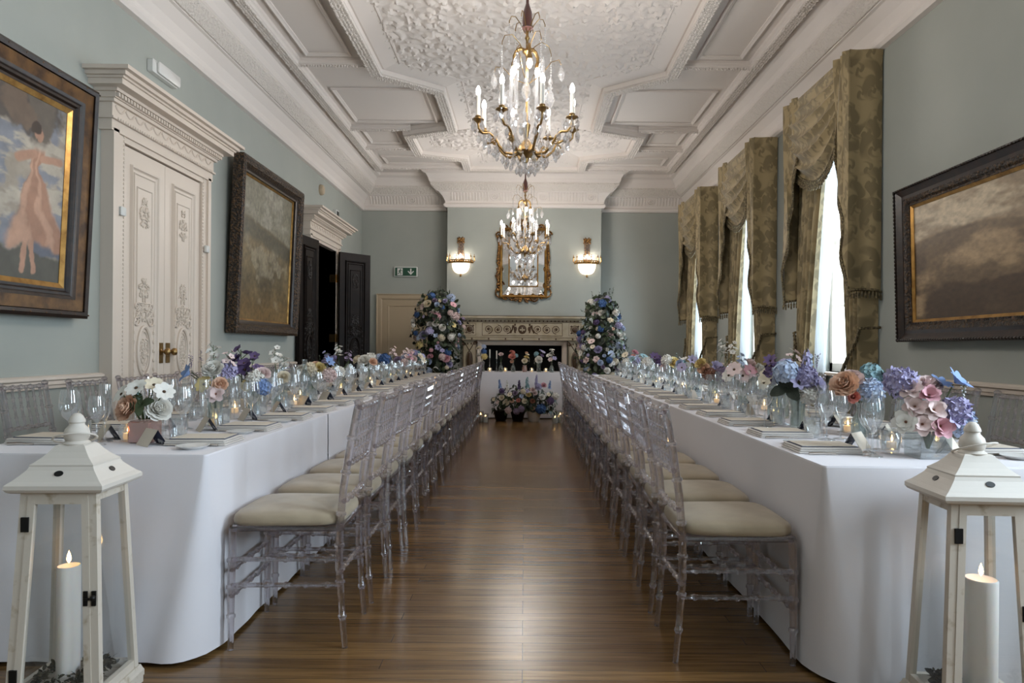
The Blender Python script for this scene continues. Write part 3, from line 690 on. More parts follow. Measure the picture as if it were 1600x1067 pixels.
# ---- mantelpiece
FX = -.045
e = empty('mantelpiece', (FX, BY-.002, 0), 0, 'painted classical mantelpiece with brown scroll ornament around the dark hearth', 'mantelpiece')
PF = plane_back(0); PF_ = PF
mb = MB()
for (d, z0, z1, w) in ((.2, 1.595, 1.615, 1.0), (.215, 1.615, 1.63, 1.03), (.25, 1.63, 1.665, 1.075)): mb.box(-w, w, z0, z1, 0, d, 0, PF)
for i in range(30): mb.box(-.97+i*.066, -.95+i*.066, 1.572, 1.595, 0, .19, 1, PF)
mb.box(-1.08, 1.08, 1.665, 1.672, 0, .256, 1, PF)
mb.build('shelf', [M['mantel'], M['umber']], e)
mb = MB(); mb.box(-1.02, 1.02, 1.3, 1.595, 0, .165, 0, PF); mb.box(-1.03, 1.03, 1.255, 1.3, 0, .18, 0, PF)
mb.box(-1.032, 1.032, 1.298, 1.304, 0, .184, 1, PF).box(-1.032, 1.032, 1.252, 1.257, 0, .184, 1, PF).box(-1.022, 1.022, 1.566, 1.572, 0, .17, 1, PF)
fz = mb.build('frieze', [M['mantel'], M['umber']], e)
mb = MB(); molding(mb, -.69, .69, 1.33, 1.55, .165, PF, .008, .005)
for sx in (-1, 1):
    for i, x in enumerate((.58, .42, .265)):
        spiral(mb, sx*x, 1.44, .075, sx*(1 if i % 2 else -1), .167, PF, .007, 0, 2.1, pi/2 if i % 2 else -pi/2)
        mb.ball((sx*x, 1.44, .167), (.022, .022, .006), 8, 4, 0, PF)
    pts = [(sx*(.12+.04*q), 1.38+.13*sin(q*1.6)*(.5 if q > 1 else 1), .168) for q in np.linspace(0, 2, 9)]; mb.tube(pts, .013, 5, 0, M=PF)
    mb.ball((sx*.125, 1.52, .168), (.018, .022, .008), 6, 4, 0, PF); mb.ball((sx*.115, 1.45, .168), (.024, .045, .008), 6, 4, 0, PF)
    oval(mb, sx*.9, 1.44, .068, .068, .168, PF, .006); mb.ball((sx*.9, 1.44, .165), (.055, .055, .02), 14, 5, 0, PF)
    for a in range(4):
        mb.ball((sx*.9+.085*cos(pi/4+a*pi/2), 1.44+.085*sin(pi/4+a*pi/2), .165), (.016, .016, .006), 6, 4, 0, PF)
    molding(mb, sx*.9-.105, sx*.9+.105, 1.335, 1.545, .165, PF, .005, .003)
mb.ball((0, 1.44, .165), (.072, .078, .022), 18, 6, 0, PF)
for i in range(7): mb.box(-.86+i*.287-.012, -.86+i*.287+.012, 1.262, 1.292, .18, .186, 0, PF)
mb.build('ornament', M['umber'], fz)
MB().box(-.045, .045, 1.42, 1.446, .184, .19, 0, PF).box(-.008, .008, 1.4, 1.475, .184, .19, 0, PF).build('cameo', M['mantel'], fz)
for sx in (-1, 1):
    mb = MB(); x = sx*.905
    mb.box(x-.115, x+.115, 0, 1.255, 0, .13, 0, PF); mb.box(x-.125, x+.125, 0, .16, 0, .15, 0, PF)
    pl = mb.build('pilaster', [M['mantel'], M['umber']], e)
    mb = MB(); oval(mb, x, .9, .055, .16, .132, PF, .007); mb.ball((x, .9, .13), (.045, .145, .014), 14, 6, 0, PF)
    for q in (-1, 1):
        spiral(mb, x+q*.1, 1.2, .035, q, .14, PF, .012, 0, 1.5); mb.tube([(x+q*.105, .18, .133), (x+q*.105, 1.15, .133)], .005, 4, 0, M=PF)
        mb.tube([(x+q*.075, 1.2, .134), (x, 1.07, .134)], .006, 4, 0, M=PF); mb.ball((x+q*.03, 1.19, .133), (.012, .02, .006), 6, 4, 0, PF)
    mb.build('ornament', M['umber'], pl)
mb = MB(); mb.sweep([(0, 0), (0, .06), (.05, .08), (.085, .08), (.085, 0)], [(-.685, 0), (-.685, 1.17), (.685, 1.17), (.685, 0)], False, 0, PF)
mb.build('hearth_surround', M['cream'], e)
# ---- gilt wall mirror
e = empty('wall_mirror', (-.035, BY-.003, 1.96), 0, 'carved gilt wall mirror with slanting glass border over the mantelpiece', 'mirror')
mb = MB(); mb.box(-.235, .235, .24, 1.06, .03, .034, 0, PF); mb.build('mirror_glass', M['mirror'], e)
mb = MB()
o_, i_ = rect(-.36, .36, .08, 1.19), rect(-.25, .25, .225, 1.075)
for q in range(4):
    a, b, c, d = o_[q], o_[(q+1) % 4], i_[(q+1) % 4], i_[q]
    mb.add([(a[0], a[1], .06), (b[0], b[1], .06), (c[0], c[1], .036), (d[0], d[1], .036)], [(0, 1, 2, 3)], 0, False, PF)
mb.build('bevelled_border', M['mirror'], e)
mb = MB(); mb.sweep([(0, .03), (0, .05), (.012, .052), (.02, .03)], rect(-.255, .255, .22, 1.08), True, 0, PF)
mb.sweep([(0, .0), (-.004, .07), (-.03, .085), (-.05, .06), (-.055, 0)], rect(-.362, .362, .078, 1.192), True, 0, PF); mb.box(-.36, .36, .08, 1.19, 0, .028, 0, PF)
fr = mb.build('frame', M['giltplain'], e)
mb = MB(); rg = random.Random(8)
for sx in (-1, 1):
    oval(mb, sx*.42, .12, .055, .075, .05, PF, .016); spiral(mb, sx*.4, .25, .07, -sx, .06, PF, .018, 0, 1.6); spiral(mb, sx*.41, .52, .06, sx, .06, PF, .016, 0, 1.6, pi/2)
    mb.tube([(sx*.43, .3, .055), (sx*.455, .42, .06), (sx*.42, .55, .055), (sx*.44, .72, .06), (sx*.425, .95, .055), (sx*.45, 1.1, .055)], [.02, .026, .018, .024, .018, .02], 6, 0, M=PF)
    spiral(mb, sx*.42, 1.12, .07, sx, .06, PF, .018, 0, 1.6); spiral(mb, sx*.2, .03, .07, sx, .06, PF, .018, 0, 1.6, pi); spiral(mb, sx*.31, .045, .05, -sx, .06, PF, .016, 0, 1.4, pi)
    spiral(mb, sx*.16, 1.29, .09, -sx, .06, PF, .02, 0, 1.7); spiral(mb, sx*.3, 1.24, .06, sx, .06, PF, .018, 0, 1.5)
    foliage(mb, sx*.43, .4, .03, .3, .06, PF, 16, rg, 0, .02)
foliage(mb, 0, .02, .16, .055, .05, PF, 34, rg, 0, .02); foliage(mb, 0, 1.3, .12, .09, .05, PF, 30, rg, 0, .024); mb.ball((0, 1.33, .06), (.05, .06, .03), 10, 6, 0, PF)
mb.build('carved_scroll', M['gilt'], fr)
# ---- wall sconces
M['bowl'] = P('lit_crystal_bowl', 'fff4e4', .3, Emission_Color=lin('ffe9cc'), Emission_Strength=1.3)
for i, x in enumerate((-1.12, 1.065)):
    e = empty('wall_sconce', (x, BY-.002, 2.6), 0, ('gilt crystal wall sconce near the exit sign side of the mirror', 'gilt crystal wall sconce near the window side of the mirror')[i], 'wall light', 'crystal wall sconces')
    mb = MB(); mb.rbox(-.05, .05, .02, .34, 0, .02, .01, 0, PF); mb.rbox(-.06, .06, .34, .4, 0, .035, .01, 0, PF)
    foliage(mb, 0, .37, .05, .05, .03, PF, 22, random.Random(2), 0, .016); mb.rbox(-.04, .04, -.1, .05, 0, .06, .01, 0, PF)
    for k in range(5): mb.ball((-.06+.03*k, .41+.02*(k % 2), .03), (.008, .02, .008), 6, 4, 0, PF)
    mb.build('back_plate', M['gilt'], e)
    mb = MB()
    for k in range(5): mb.tube([(-.04+.02*k, .34, .04), (-.045+.022*k, .2, .045), (-.05+.025*k, .03, .08)], .006, 5, 0, M=PF)
    mb.build('bead_chain', M['crystal'], e)
    mb = MB()
    for z, r, t in ((0, .2, .011), (.035, .21, .006), (-.012, .19, .006)):
        mb.tube([(r*cos(q), z, r*.55*sin(q)+.02) for q in np.linspace(0, pi, 21)], t, 5, 0, M=PF)
    for q in np.linspace(0.05, pi-.05, 13): mb.ball((.205*cos(q), .018, .205*.55*sin(q)+.02), (.012, .02, .01), 6, 4, 0, PF)
    mb.build('ring', M['giltplain'], e)
    for k in range(6):
        q = .12+k*(pi-.24)/5; c, s = cos(q), sin(q)*.6; mb = MB()
        mb.tube([(.17*c, .0, .17*s+.03), (.215*c, -.015, .215*s+.03), (.245*c, .03, .245*s+.03), (.235*c, .09, .235*s+.03)], [.008, .009, .008, .006], 5, 0, M=PF)
        mb.lathe([(.004, 0), (.018, .008), (.016, .014), (.006, .02), (.004, .05), (0, .055)], 8, 0, PF @ Matrix.Translation((.235*c, .085, .235*s+.03)) @ Matrix.Rotation(-pi/2, 4, 'X'))
        mb.build('arm', M['giltplain'], e)
    mb = MB(); n = 9
    mb.grid(lambda u, v: (.155*cos(u*pi)*cos(v*pi/2)**.7, -.02-.18*sin(v*pi/2), .09*sin(u*pi)*cos(v*pi/2)**.7+.022), 18, n, 0, M=PF); mb.build('bowl', M['bowl'], e)
    mb = MB(); mb.lathe([(.0, -.05), (.012, -.04), (.02, -.022), (.008, -.01), (.016, 0), (0, .012)], 10, M=Matrix.Translation((0, -.024, -.205))); mb.build('finial', M['giltplain'], e)
    for k in (-1, 0, 1):
        MB().ball((.09*k, .1+.01*(k == 0), .08), (.016, .034, .016), 8, 6, 0, PF).build('bulb', M['bulbdim'], e)
# ---- curtains
def fringe(mb, pts, step=.026, ln=.075, cord=.011):
    P_ = [Vector(p) for p in pts]; acc = 0
    mb.tube(P_, cord, 6)
    for a, b in zip(P_, P_[1:]):
        l = (b-a).length; t = acc
        while t < l:
            p = a+(b-a)*(t/l); j = random.uniform(.85, 1.1)
            mb.tube([p, p-Vector((0, 0, ln*.3)), p-Vector((0, 0, ln*.42)), p-Vector((0, 0, ln*j))], [.003, .004, .010, .007], 5)
            t += step
        acc = t-l
ZT = 3.548
NAMES = ['nearest the rope-edged painting', 'the middle one of three', 'nearest the back wall']
for k, (wa, wb) in enumerate(HOLES[:3]):
    y0, y1 = wa-.15, wb+.12; XF = XR-.262; W = y1-y0
    e = empty('swag_valance', (XR, (y0+y1)/2, ZT), 0, f'olive damask swag valance with fringed tails over window {NAMES[k]}', 'curtain valance', 'swag valances over the windows'); O = Matrix.Translation((-XR, -(y0+y1)/2, -ZT))
    MB().rbox(XF+.02, XR-.005, y0+.012, y1-.012, ZT-.03, ZT-.006, .006, 0, O).build('pelmet_board', M['damask'], e)
    # return panels
    for yy, sg in ((y0, -1), (y1, 1)):
        def rp(u, v, yy=yy, sg=sg):
            z = ZT-v*1.95+.02*sin(u*pi)*v; lip = .012*sg*(1 if v < .03 else 0)
            return (XR-.012-u*.272, yy+sg*(.004+.012*v*sin(u*9)+.008*sin(u*2*pi))+lip, z)
        mb = MB(); mb.grid(rp, 16, 26, M=O, uv=lambda u, v: (u*.31+.1, -v*1.95)); p = mb.build('return_panel', M['damask'], e)
        mb = MB(); fringe(mb, [O @ Vector(rp(q/12, 1)) for q in range(13)]); mb.build('fringe', M['trimcord'], p)
    # swag
    def sw(u, v):
        y = y0+.17+u*(W-.22); c = sin(pi*min(max(u, 0), 1))**.8
        z = ZT-.01-v*(.5+.36*c)-.0*u
        fold = -abs(sin(pi*(.2+6.2*v**.9+.5*u)))**.8*(.035+.035*v)*(.35+.65*c)*min(1, v*6+.05)
        return (XF-.008-.10*c*sin(pi*min(v*1.05, 1))**.8*.9-fold-.02*v, y, z)
    mb = MB(); mb.grid(sw, 34, 90, M=O, uv=lambda u, v: (u*1.5, -v*1.25)); sg_ = mb.build('swag', M['damask'], e)
    mb = MB(); fringe(mb, [O @ Vector(sw(q/30, 1)) for q in range(1, 30)], .022, .085); mb.build('fringe', M['trimcord'], sg_)
    # zigzag tails
    for side in (0, 1):
        wd = .25 if side == 0 else .32
        def tl(u, v):
            y = (y0-.006+u*wd) if side == 0 else (y1+.006-u*wd)
            ln = 1.93-1.35*u**.85
            zz = abs(((u*3.0) % 1)-.5)*2
            return (XF-.014-.034*(1-zz)-.012*sin(v*5+u*9)*min(1, u*8), y+.03*v*sin(u*12), ZT-v*ln)
        mb = MB(); mb.grid(tl, 30, 30, M=O, uv=lambda u, v: (u*.9+.4, -v*(1.93-1.35*u**.85)))
        if side == 1: mb.f = [f[::-1] for f in mb.f]
        t = mb.build('tail', M['damasklined'], e)
        mb = MB(); fringe(mb, [O @ Vector(tl(q/30, 1)) for q in range(31)], .026); mb.build('fringe', M['trimcord'], t)
    # drapes
    for side in (0, 1):
        c = empty('drape', (XR, y0 if side == 0 else y1, 0), 0, f'olive damask drape tied back on the {("painting", "fireplace")[side]} side of window {NAMES[k]}', 'curtain', 'tied-back damask drapes'); Od = Matrix.Translation((-XR, -(y0 if side == 0 else y1), 0))
        def wid(z):
            return .24+.40*max((z-1.0)/2.5, 0)**1.15 if z > 1 else .24+.07*((1.0-z))
        def dp(u, v, off=0):
            z = ZT-.04-v*(ZT-.055); w = wid(z)+.02*(side)
            s = u*w+.02
            x = XR-.125-off+.05*sin(u*2*pi*5.5+.6*sin(v*3))*(.6+.4*v)-.02*sin(pi*u)
            if u < .09: x = x+(XR-.012-x)*(1-u/.09)**1.0
            s += .012*max(0, 1-u/.09)
            return (x, y0+s if side == 0 else y1-s, z)
        mb = MB(); mb.grid(dp, 84, 40, M=Od, uv=lambda u, v: (u*1.3, -v*3.5)); dr = mb.build('cloth', M['damask'], c)
        zt = 1.02
        pts = []
        for q in range(25):
            t = q/24; y = (y0+.0+t*.225) if side == 0 else (y1-.0-t*.225)
            pts.append(Od @ Vector((XR-.205+.03*cos(t*pi*1.2)-.0, y, 1.30-.46*t)))
        mb = MB()
        for ph in (0, pi):
            mb.tube([p+Vector((.009*cos(i*1.7+ph), 0, .009*sin(i*1.7+ph))) for i, p in enumerate(pts)], .011, 6)
        p0 = Od @ Vector((XR-.01, y0+.0 if side == 0 else y1, 1.31)); mb.tube([p0, pts[0]], .011, 6); mb.tube([pts[-1], Vector((-.08, pts[-1].y, pts[-1].z+.02))], .011, 6)
        mb.build('tieback', M['trimcord'], c)
        s_ = empty('sheer_curtain', (XR, y0 if side == 0 else y1, 0), 0, f'white sheer curtain on the {("painting", "fireplace")[side]} side of window {NAMES[k]}', 'curtain', 'white sheer curtains')
        def sh(u, v):
            z = ZT-.06-v*(ZT-.075); w = min(wid(z)*.95+.16, .63)
            s = .09+u*(w-.06); x = XR-.045+.02*sin(u*2*pi*7+.5*sin(v*4))
            return (x, y0+s if side == 0 else y1-s, z)
        mb = MB(); mb.grid(sh, 70, 30, M=Od); mb.build('cloth', M['sheer'], s_)
# ------------------------------------------------------------------ chandeliers
def drop(s=1.0):
    mb = MB(); mb.lathe([(0, -.062*s), (.009*s, -.052*s), (.0155*s, -.036*s), (.011*s, -.018*s), (.003*s, -.004*s), (.0025*s, 0)], 6)
    mb.ball((0, 0, .007*s), .0062*s, 6, 4)
    for i in range(len(mb.sm)): mb.sm[i] = False
    return mb.mesh('crystal_drop', M['crystal'])
def beadline(pts, r=.006, n=14):
    mb = MB(); P_ = [Vector(p) for p in pts]; L_ = [0]
    for a, b in zip(P_, P_[1:]): L_.append(L_[-1]+(b-a).length)
    for i in range(n):
        t = L_[-1]*(i+.5)/n
        for j in range(len(P_)-1):
            if L_[j] <= t <= L_[j+1]:
                f = (t-L_[j])/max(L_[j+1]-L_[j], 1e-9); mb.ball(P_[j].lerp(P_[j+1], f), r, 6, 4); break
    return mb
def chandelier(loc, label):
    e = empty('chandelier', loc, .2, label, 'chandelier', 'crystal chandeliers')
    h = ZC-.02-loc[2]
    MB().tube([(0, 0, .84), (0, 0, h)], .011, 8).lathe([(0, h+.015), (.06, h+.014), (.05, h-.02), (.015, h-.045), (.011, h-.05)], 14).build('cord', M['velvet'], e)
    MB().lathe([(.011, .87), (.017, .85), (.034, .80), (.038, .74), (.034, .7), (.042, .69), (.026, .675), (.012, .67)], 14).build('velvet_sleeve', M['velvet'], e)
    MB().lathe([(.012, .67), (.009, .64), (.018, .62), (.009, .6), (.009, .55), (.03, .535), (.034, .52), (.014, .5), (.008, .48), (.008, .3), (.02, .28), (.024, .25), (.008, .2), (.008, .02), (.03, 0), (.02, -.05), (.012, -.1), (.06, -.16), (.075, -.19), (.05, -.22), (.02, -.24), (.012, -.27)], 14).build('stem', M['brass'], e)
    D1 = drop(1.2); D2 = drop(1.8); nd = 0
    def hang(x, y, z, mesh=None, nb=0):
        put(mesh or D1, 'crystal_drop', e, (x, y, z), (random.uniform(-.15, .15), random.uniform(-.15, .15), random.uniform(0, 6)))
    wm = MB(); wm.tube([(.02, 0, .66), (.05, 0, .72), (.085, 0, .765), (.115, 0, .765), (.13, 0, .73), (.13, 0, .715)], .0035, 5); wm = wm.mesh('crown_wire', M['brass'])
    bm_ = beadline([(.13, 0, .712), (.132, 0, .56)], .0065, 9).mesh('bead_strand', M['crystal'])
    for i in range(6):
        q = i*pi/3; put(wm, 'crown_wire', e, rot=(0, 0, q)); put(bm_, 'bead_strand', e, rot=(0, 0, q))
    lm = MB(); lm.tube([(.02, 0, .54), (.05, 0, .555), (.08, 0, .54), (.1, 0, .505), (.1, 0, .47)], [.012, .013, .013, .012, .01], 7); lm.lathe([(.018, .43), (.02, .45), (.014, .47), (.008, .475)], 10, M=Matrix.Translation((.1, 0, 0))); lm = lm.mesh('lamp_arm', M['brass'])
    lb = MB().lathe([(0, -.068), (.012, -.06), (.021, -.038), (.02, -.02), (.012, 0)], 10).mesh('bulb', M['bulb'])
    for i in range(3):
        q = .5+i*2*pi/3; a = put(lm, 'lamp_arm', e, rot=(0, 0, q)); put(lb, 'bulb', a, (.1, 0, .432))
    w2 = MB(); w2.tube([(.02, 0, .5), (.06, 0, .57), (.12, 0, .62), (.18, 0, .6), (.2, 0, .55), (.2, 0, .53)], .003, 5); w2 = w2.mesh('pendant_wire', M['brass'])
    w3 = MB(); w3.tube([(.02, 0, .3), (.1, 0, .34), (.18, 0, .43), (.235, 0, .44), (.25, 0, .4)], .003, 5); w3 = w3.mesh('pendant_wire', M['brass'])
    b2 = beadline([(.2, 0, .53), (.2, 0, .39)], .0075, 8).mesh('bead_strand', M['crystal'])
    for i in range(4):
        q = .3+i*pi/2; put(w2, 'pendant_wire', e, rot=(0, 0, q)); put(b2, 'bead_strand', e, rot=(0, 0, q)); hang(.2*cos(q), .2*sin(q), .385)
        q += pi/4; put(w3, 'pendant_wire', e, rot=(0, 0, q)); hang(.25*cos(q), .25*sin(q), .395, D2)
    ob = MB(); ob.lathe([(.0, .44), (.012, .4), (.017, .1), (.024, .06), (.012, .04), (.02, .0), (0, -.02)], 6)
    for i in range(len(ob.sm)): ob.sm[i] = False
    ob = ob.mesh('crystal_spire', M['crystal'])
    for i in range(4):
        q = .8+i*pi/2; put(ob, 'crystal_spire', e, (.135*cos(q), .135*sin(q), .03))
    pend = MB()
    pend.lathe([(0, -.17), (.018, -.15), (.035, -.11), (.03, -.07), (.012, -.04), (.02, -.02), (.008, 0)], 7)
    for i in range(len(pend.sm)): pend.sm[i] = False
    pend = pend.mesh('crystal_pendant', M['crystal'])
    for i in range(6):
        q = i*pi/3+.3; r = .16+.03*(i % 2); put(pend, 'crystal_pendant', e, (r*cos(q), r*sin(q), .28-.03*(i % 2)))
    am = MB(); pts = [(.05, 0, -.18), (.09, 0, -.215), (.15, 0, -.215), (.2, 0, -.17), (.235, 0, -.11), (.275, 0, -.085), (.32, 0, -.09), (.35, 0, -.06), (.355, 0, -.015)]
    am.tube(pts, [.012, .012, .011, .01, .01, .009, .009, .008, .008], 7); spiral(am, .235, -.145, .028, 1, 0, Matrix(((1, 0, 0, 0), (0, 0, 1, 0), (0, 1, 0, 0), (0, 0, 0, 1))), .006)
    am = am.mesh('arm', M['brass'])
    pm = MB().lathe([(.006, -.03), (.012, -.02), (.026, -.008), (.044, 0), (.043, .004), (.018, .004), (.019, .02), (.022, .024), (.015, .03)], 12).mesh('drip_pan', M['brass'])
    cm = MB().lathe([(.0145, .02), (.0145, .168), (.008, .172)], 10).mesh('candle_tube', M['candletube'])
    fm = MB().lathe([(.008, .168), (.015, .18), (.0185, .195), (.014, .218), (.005, .236), (0, .24)], 10).mesh('bulb', M['bulb'])
    for i in range(8):
        q = i*pi/4+.1; a = put(am, 'arm', e, rot=(0, 0, q))
        for me in (pm, cm, fm): put(me, me.name, a, (.355, 0, 0))
        for k in range(4):
            w = k*pi/2+.4; x, y = .355+.04*cos(w), .04*sin(w); hang(x*cos(q)-y*sin(q), x*sin(q)+y*cos(q), -.012)
        st = beadline([(.34, 0, -.02), (.29, 0, -.17), (.22, 0, -.22), (.1, 0, -.3)], .0065, 16) if i == 0 else None
        if i == 0: sm = st.mesh('bead_strand', M['crystal'])
        put(sm, 'bead_strand', e, rot=(0, 0, q))
    for n, r, z in ((20, .3, -.1), (16, .23, -.17), (12, .14, -.24), (6, .06, -.29)):
        for i in range(n): hang(r*cos(i*2*pi/n+r), r*sin(i*2*pi/n+r), z, D2 if n == 14 else D1)
    gp = MB(); gp.tube([(.04, 0, -.15), (.08, 0, -.1), (.11, 0, -.02), (.1, 0, .05), (.07, 0, .07)], [.008, .014, .018, .014, .005], 6); gp = gp.mesh('glass_plume', M['crystal'])
    for i in range(6): put(gp, 'glass_plume', e, rot=(0, 0, i*pi/3+.2))
    MB().tube([(.0, 0, -.26), (0, 0, -.31)], .006, 6).ball((0, 0, -.33), .024, 10, 7).build('crystal_ball', M['crystal'], e)
    return e
chandelier((.0, 4.88, 2.715), 'large crystal chandelier with lit candle bulbs hanging nearer, over the middle of the aisle')
chandelier((-.01, 9.9, 2.715), 'crystal chandelier with lit bulbs hanging farther away in front of the gilt mirror')
# ------------------------------------------------------------------ tables
TH = .737
ORD = 'first second third fourth fifth sixth seventh eighth ninth tenth eleventh twelfth thirteenth fourteenth fifteenth sixteenth seventeenth eighteenth nineteenth'.split()
LT = (-2.01, -1.115); RT = (.995, 1.895)
def cloth(x0, x1, y0, y1, near, far, label, grp, seed=0):
    """draped cloth: top plus hanging sides; near/far: closed at that end"""
    rg = random.Random(seed); loc = ((x0+x1)/2, (y0+y1)/2, 0)
    e = empty('tablecloth', loc, 0, label, 'tablecloth', grp)
    cx, cy = loc[:2]; hw, hl = (x1-x0)/2, (y1-y0)/2
    def ring(t):
        r = .012+.16*t**1.25; fl = .004+.022*t; P_ = []
        cs = [(hw, -hl, -pi/2, near), (hw, hl, 0, far), (-hw, hl, pi/2, far), (-hw, -hl, pi, near)]
        G = []
        for (X, Y, a0, cl) in cs:
            g = []
            for q in range(9):
                a = a0+q*pi/16; bulge = 1+.18*t*sin(q*pi/8)
                if cl: g.append((X-math.copysign(r, X)+(r*(1+.04*t*sin(q*pi/8))+fl*.3)*cos(a), Y-math.copysign(r, Y)+(r*bulge+fl)*sin(a)))
                else: g.append((X+math.copysign(fl*.3, X), Y))
            G.append(g)
        for k in range(4):
            P_ += G[k]; a = G[k][-1]; b = G[(k+1) % 4][0]
            for q in range(1, 30): P_.append((a[0]+(b[0]-a[0])*q/30, a[1]+(b[1]-a[1])*q/30))
        return P_
    nz = 16; rings = []
    for j in range(nz+1):
        t = j/nz; z = TH-.006-t*(TH-.022); pr = []
        for i, (x, y) in enumerate(ring(t)):
            w = t*(.003*sin(i*.55+seed)+.0015*sin(i*1.31+seed*2)+.0015*sin(i*.23+seed))
            l = math.hypot(x/hw, y/hl) or 1
            n = Vector((x if abs(x) > hw*.97 else 0, y if abs(y) > hl*.98 else 0, 0))
            n = n.normalized() if n.length > 0 else Vector((0, 0, 0))
            crease = .002 if j == 8 else 0
            pr.append((x+n.x*(w+crease), y+n.y*(w+crease), z))
        rings.append(pr)
    n = len(rings[0]); mb = MB()
    vs = [p for r in rings for p in r]; fs = []
    def open_edge(i):
        a, b = rings[0][i], rings[0][(i+1) % n]
        return (not far and a[1] > hl-.001 and b[1] > hl-.001) or (not near and a[1] < -hl+.001 and b[1] < -hl+.001)
    for j in range(nz):
        for i in range(n):
            if open_edge(i): continue
            l = (i+1) % n; fs.append((j*n+i, (j+1)*n+i, (j+1)*n+l, j*n+l))
    mb.add(vs, fs)
    mb.f = [f[::-1] for f in mb.f]
    top = [(x*.997, y*.9985 if (near and y < 0) or (far and y > 0) else y, TH) for x, y, z in rings[0]]
    vs = list(rings[0])+top; mb.add(vs, [(i, (i+1) % n, n+(i+1) % n, n+i) for i in range(n) if not open_edge(i)]+[tuple(range(n, 2*n))], 0, True)
    mb.build('draped_cloth', M['cloth'], e, ang=55)
YE = 10.1
for (tb, y0, cuts, nm, g) in ((LT, 2.40, (3.87, 5.9, 8.0), 'door-side', 'cloths on the door-side table'), (RT, 2.27, (5.0, 7.5), 'window-side', 'cloths on the window-side table')):
    ys = [y0, *cuts, YE]
    for i in range(len(ys)-1):
        o = .003*(i % 2)
        cloth(tb[0]-o, tb[1]+o, ys[i]+(.002 if i else 0), ys[i+1], i == 0, i == len(ys)-2, f'white floor-length tablecloth on the long {nm} table, {ORD[i]} cloth from the lantern', g, i+7*len(cuts))
cloth(-.8, .72, 10.86, 11.4, True, True, 'white floor-length cloth on the head table before the hearth', None, 3)
# ------------------------------------------------------------------ chairs
def knots(path, r, at, wid=.006, k=1.38):
    """resample a path with ring-like nodes at arc fractions"""
    P_ = [Vector(p) for p in path]; L_ = [0]
    for a, b in zip(P_, P_[1:]): L_.append(L_[-1]+(b-a).length)
    T = L_[-1]; ss = set([0, T]+L_[1:-1])
    for f in at:
        for d in (-wid*1.5, -wid*.6, wid*.6, wid*1.5): ss.add(min(max(f*T+d, 0), T))
    out = []; rr = []
    for s_ in sorted(ss):
        for j in range(len(P_)-1):
            if L_[j]-1e-9 <= s_ <= L_[j+1]+1e-9:
                out.append(P_[j].lerp(P_[j+1], (s_-L_[j])/max(L_[j+1]-L_[j], 1e-9))); break
        f = s_/T; rb = r(f) if callable(r) else r
        rr.append(rb*(k if any(abs(s_-a*T) < wid for a in at) else 1))
    return out, rr
def bx(z): # rear post x at height z
    zs = [(0, -.2085), (.1, -.199), (.3, -.185), (.45, -.186), (.6, -.199), (.75, -.222), (.92, -.255)]
    for (a, xa), (b, xb) in zip(zs, zs[1:]):
        if z <= b: return xa+(xb-xa)*(z-a)/(b-a)
    return -.255
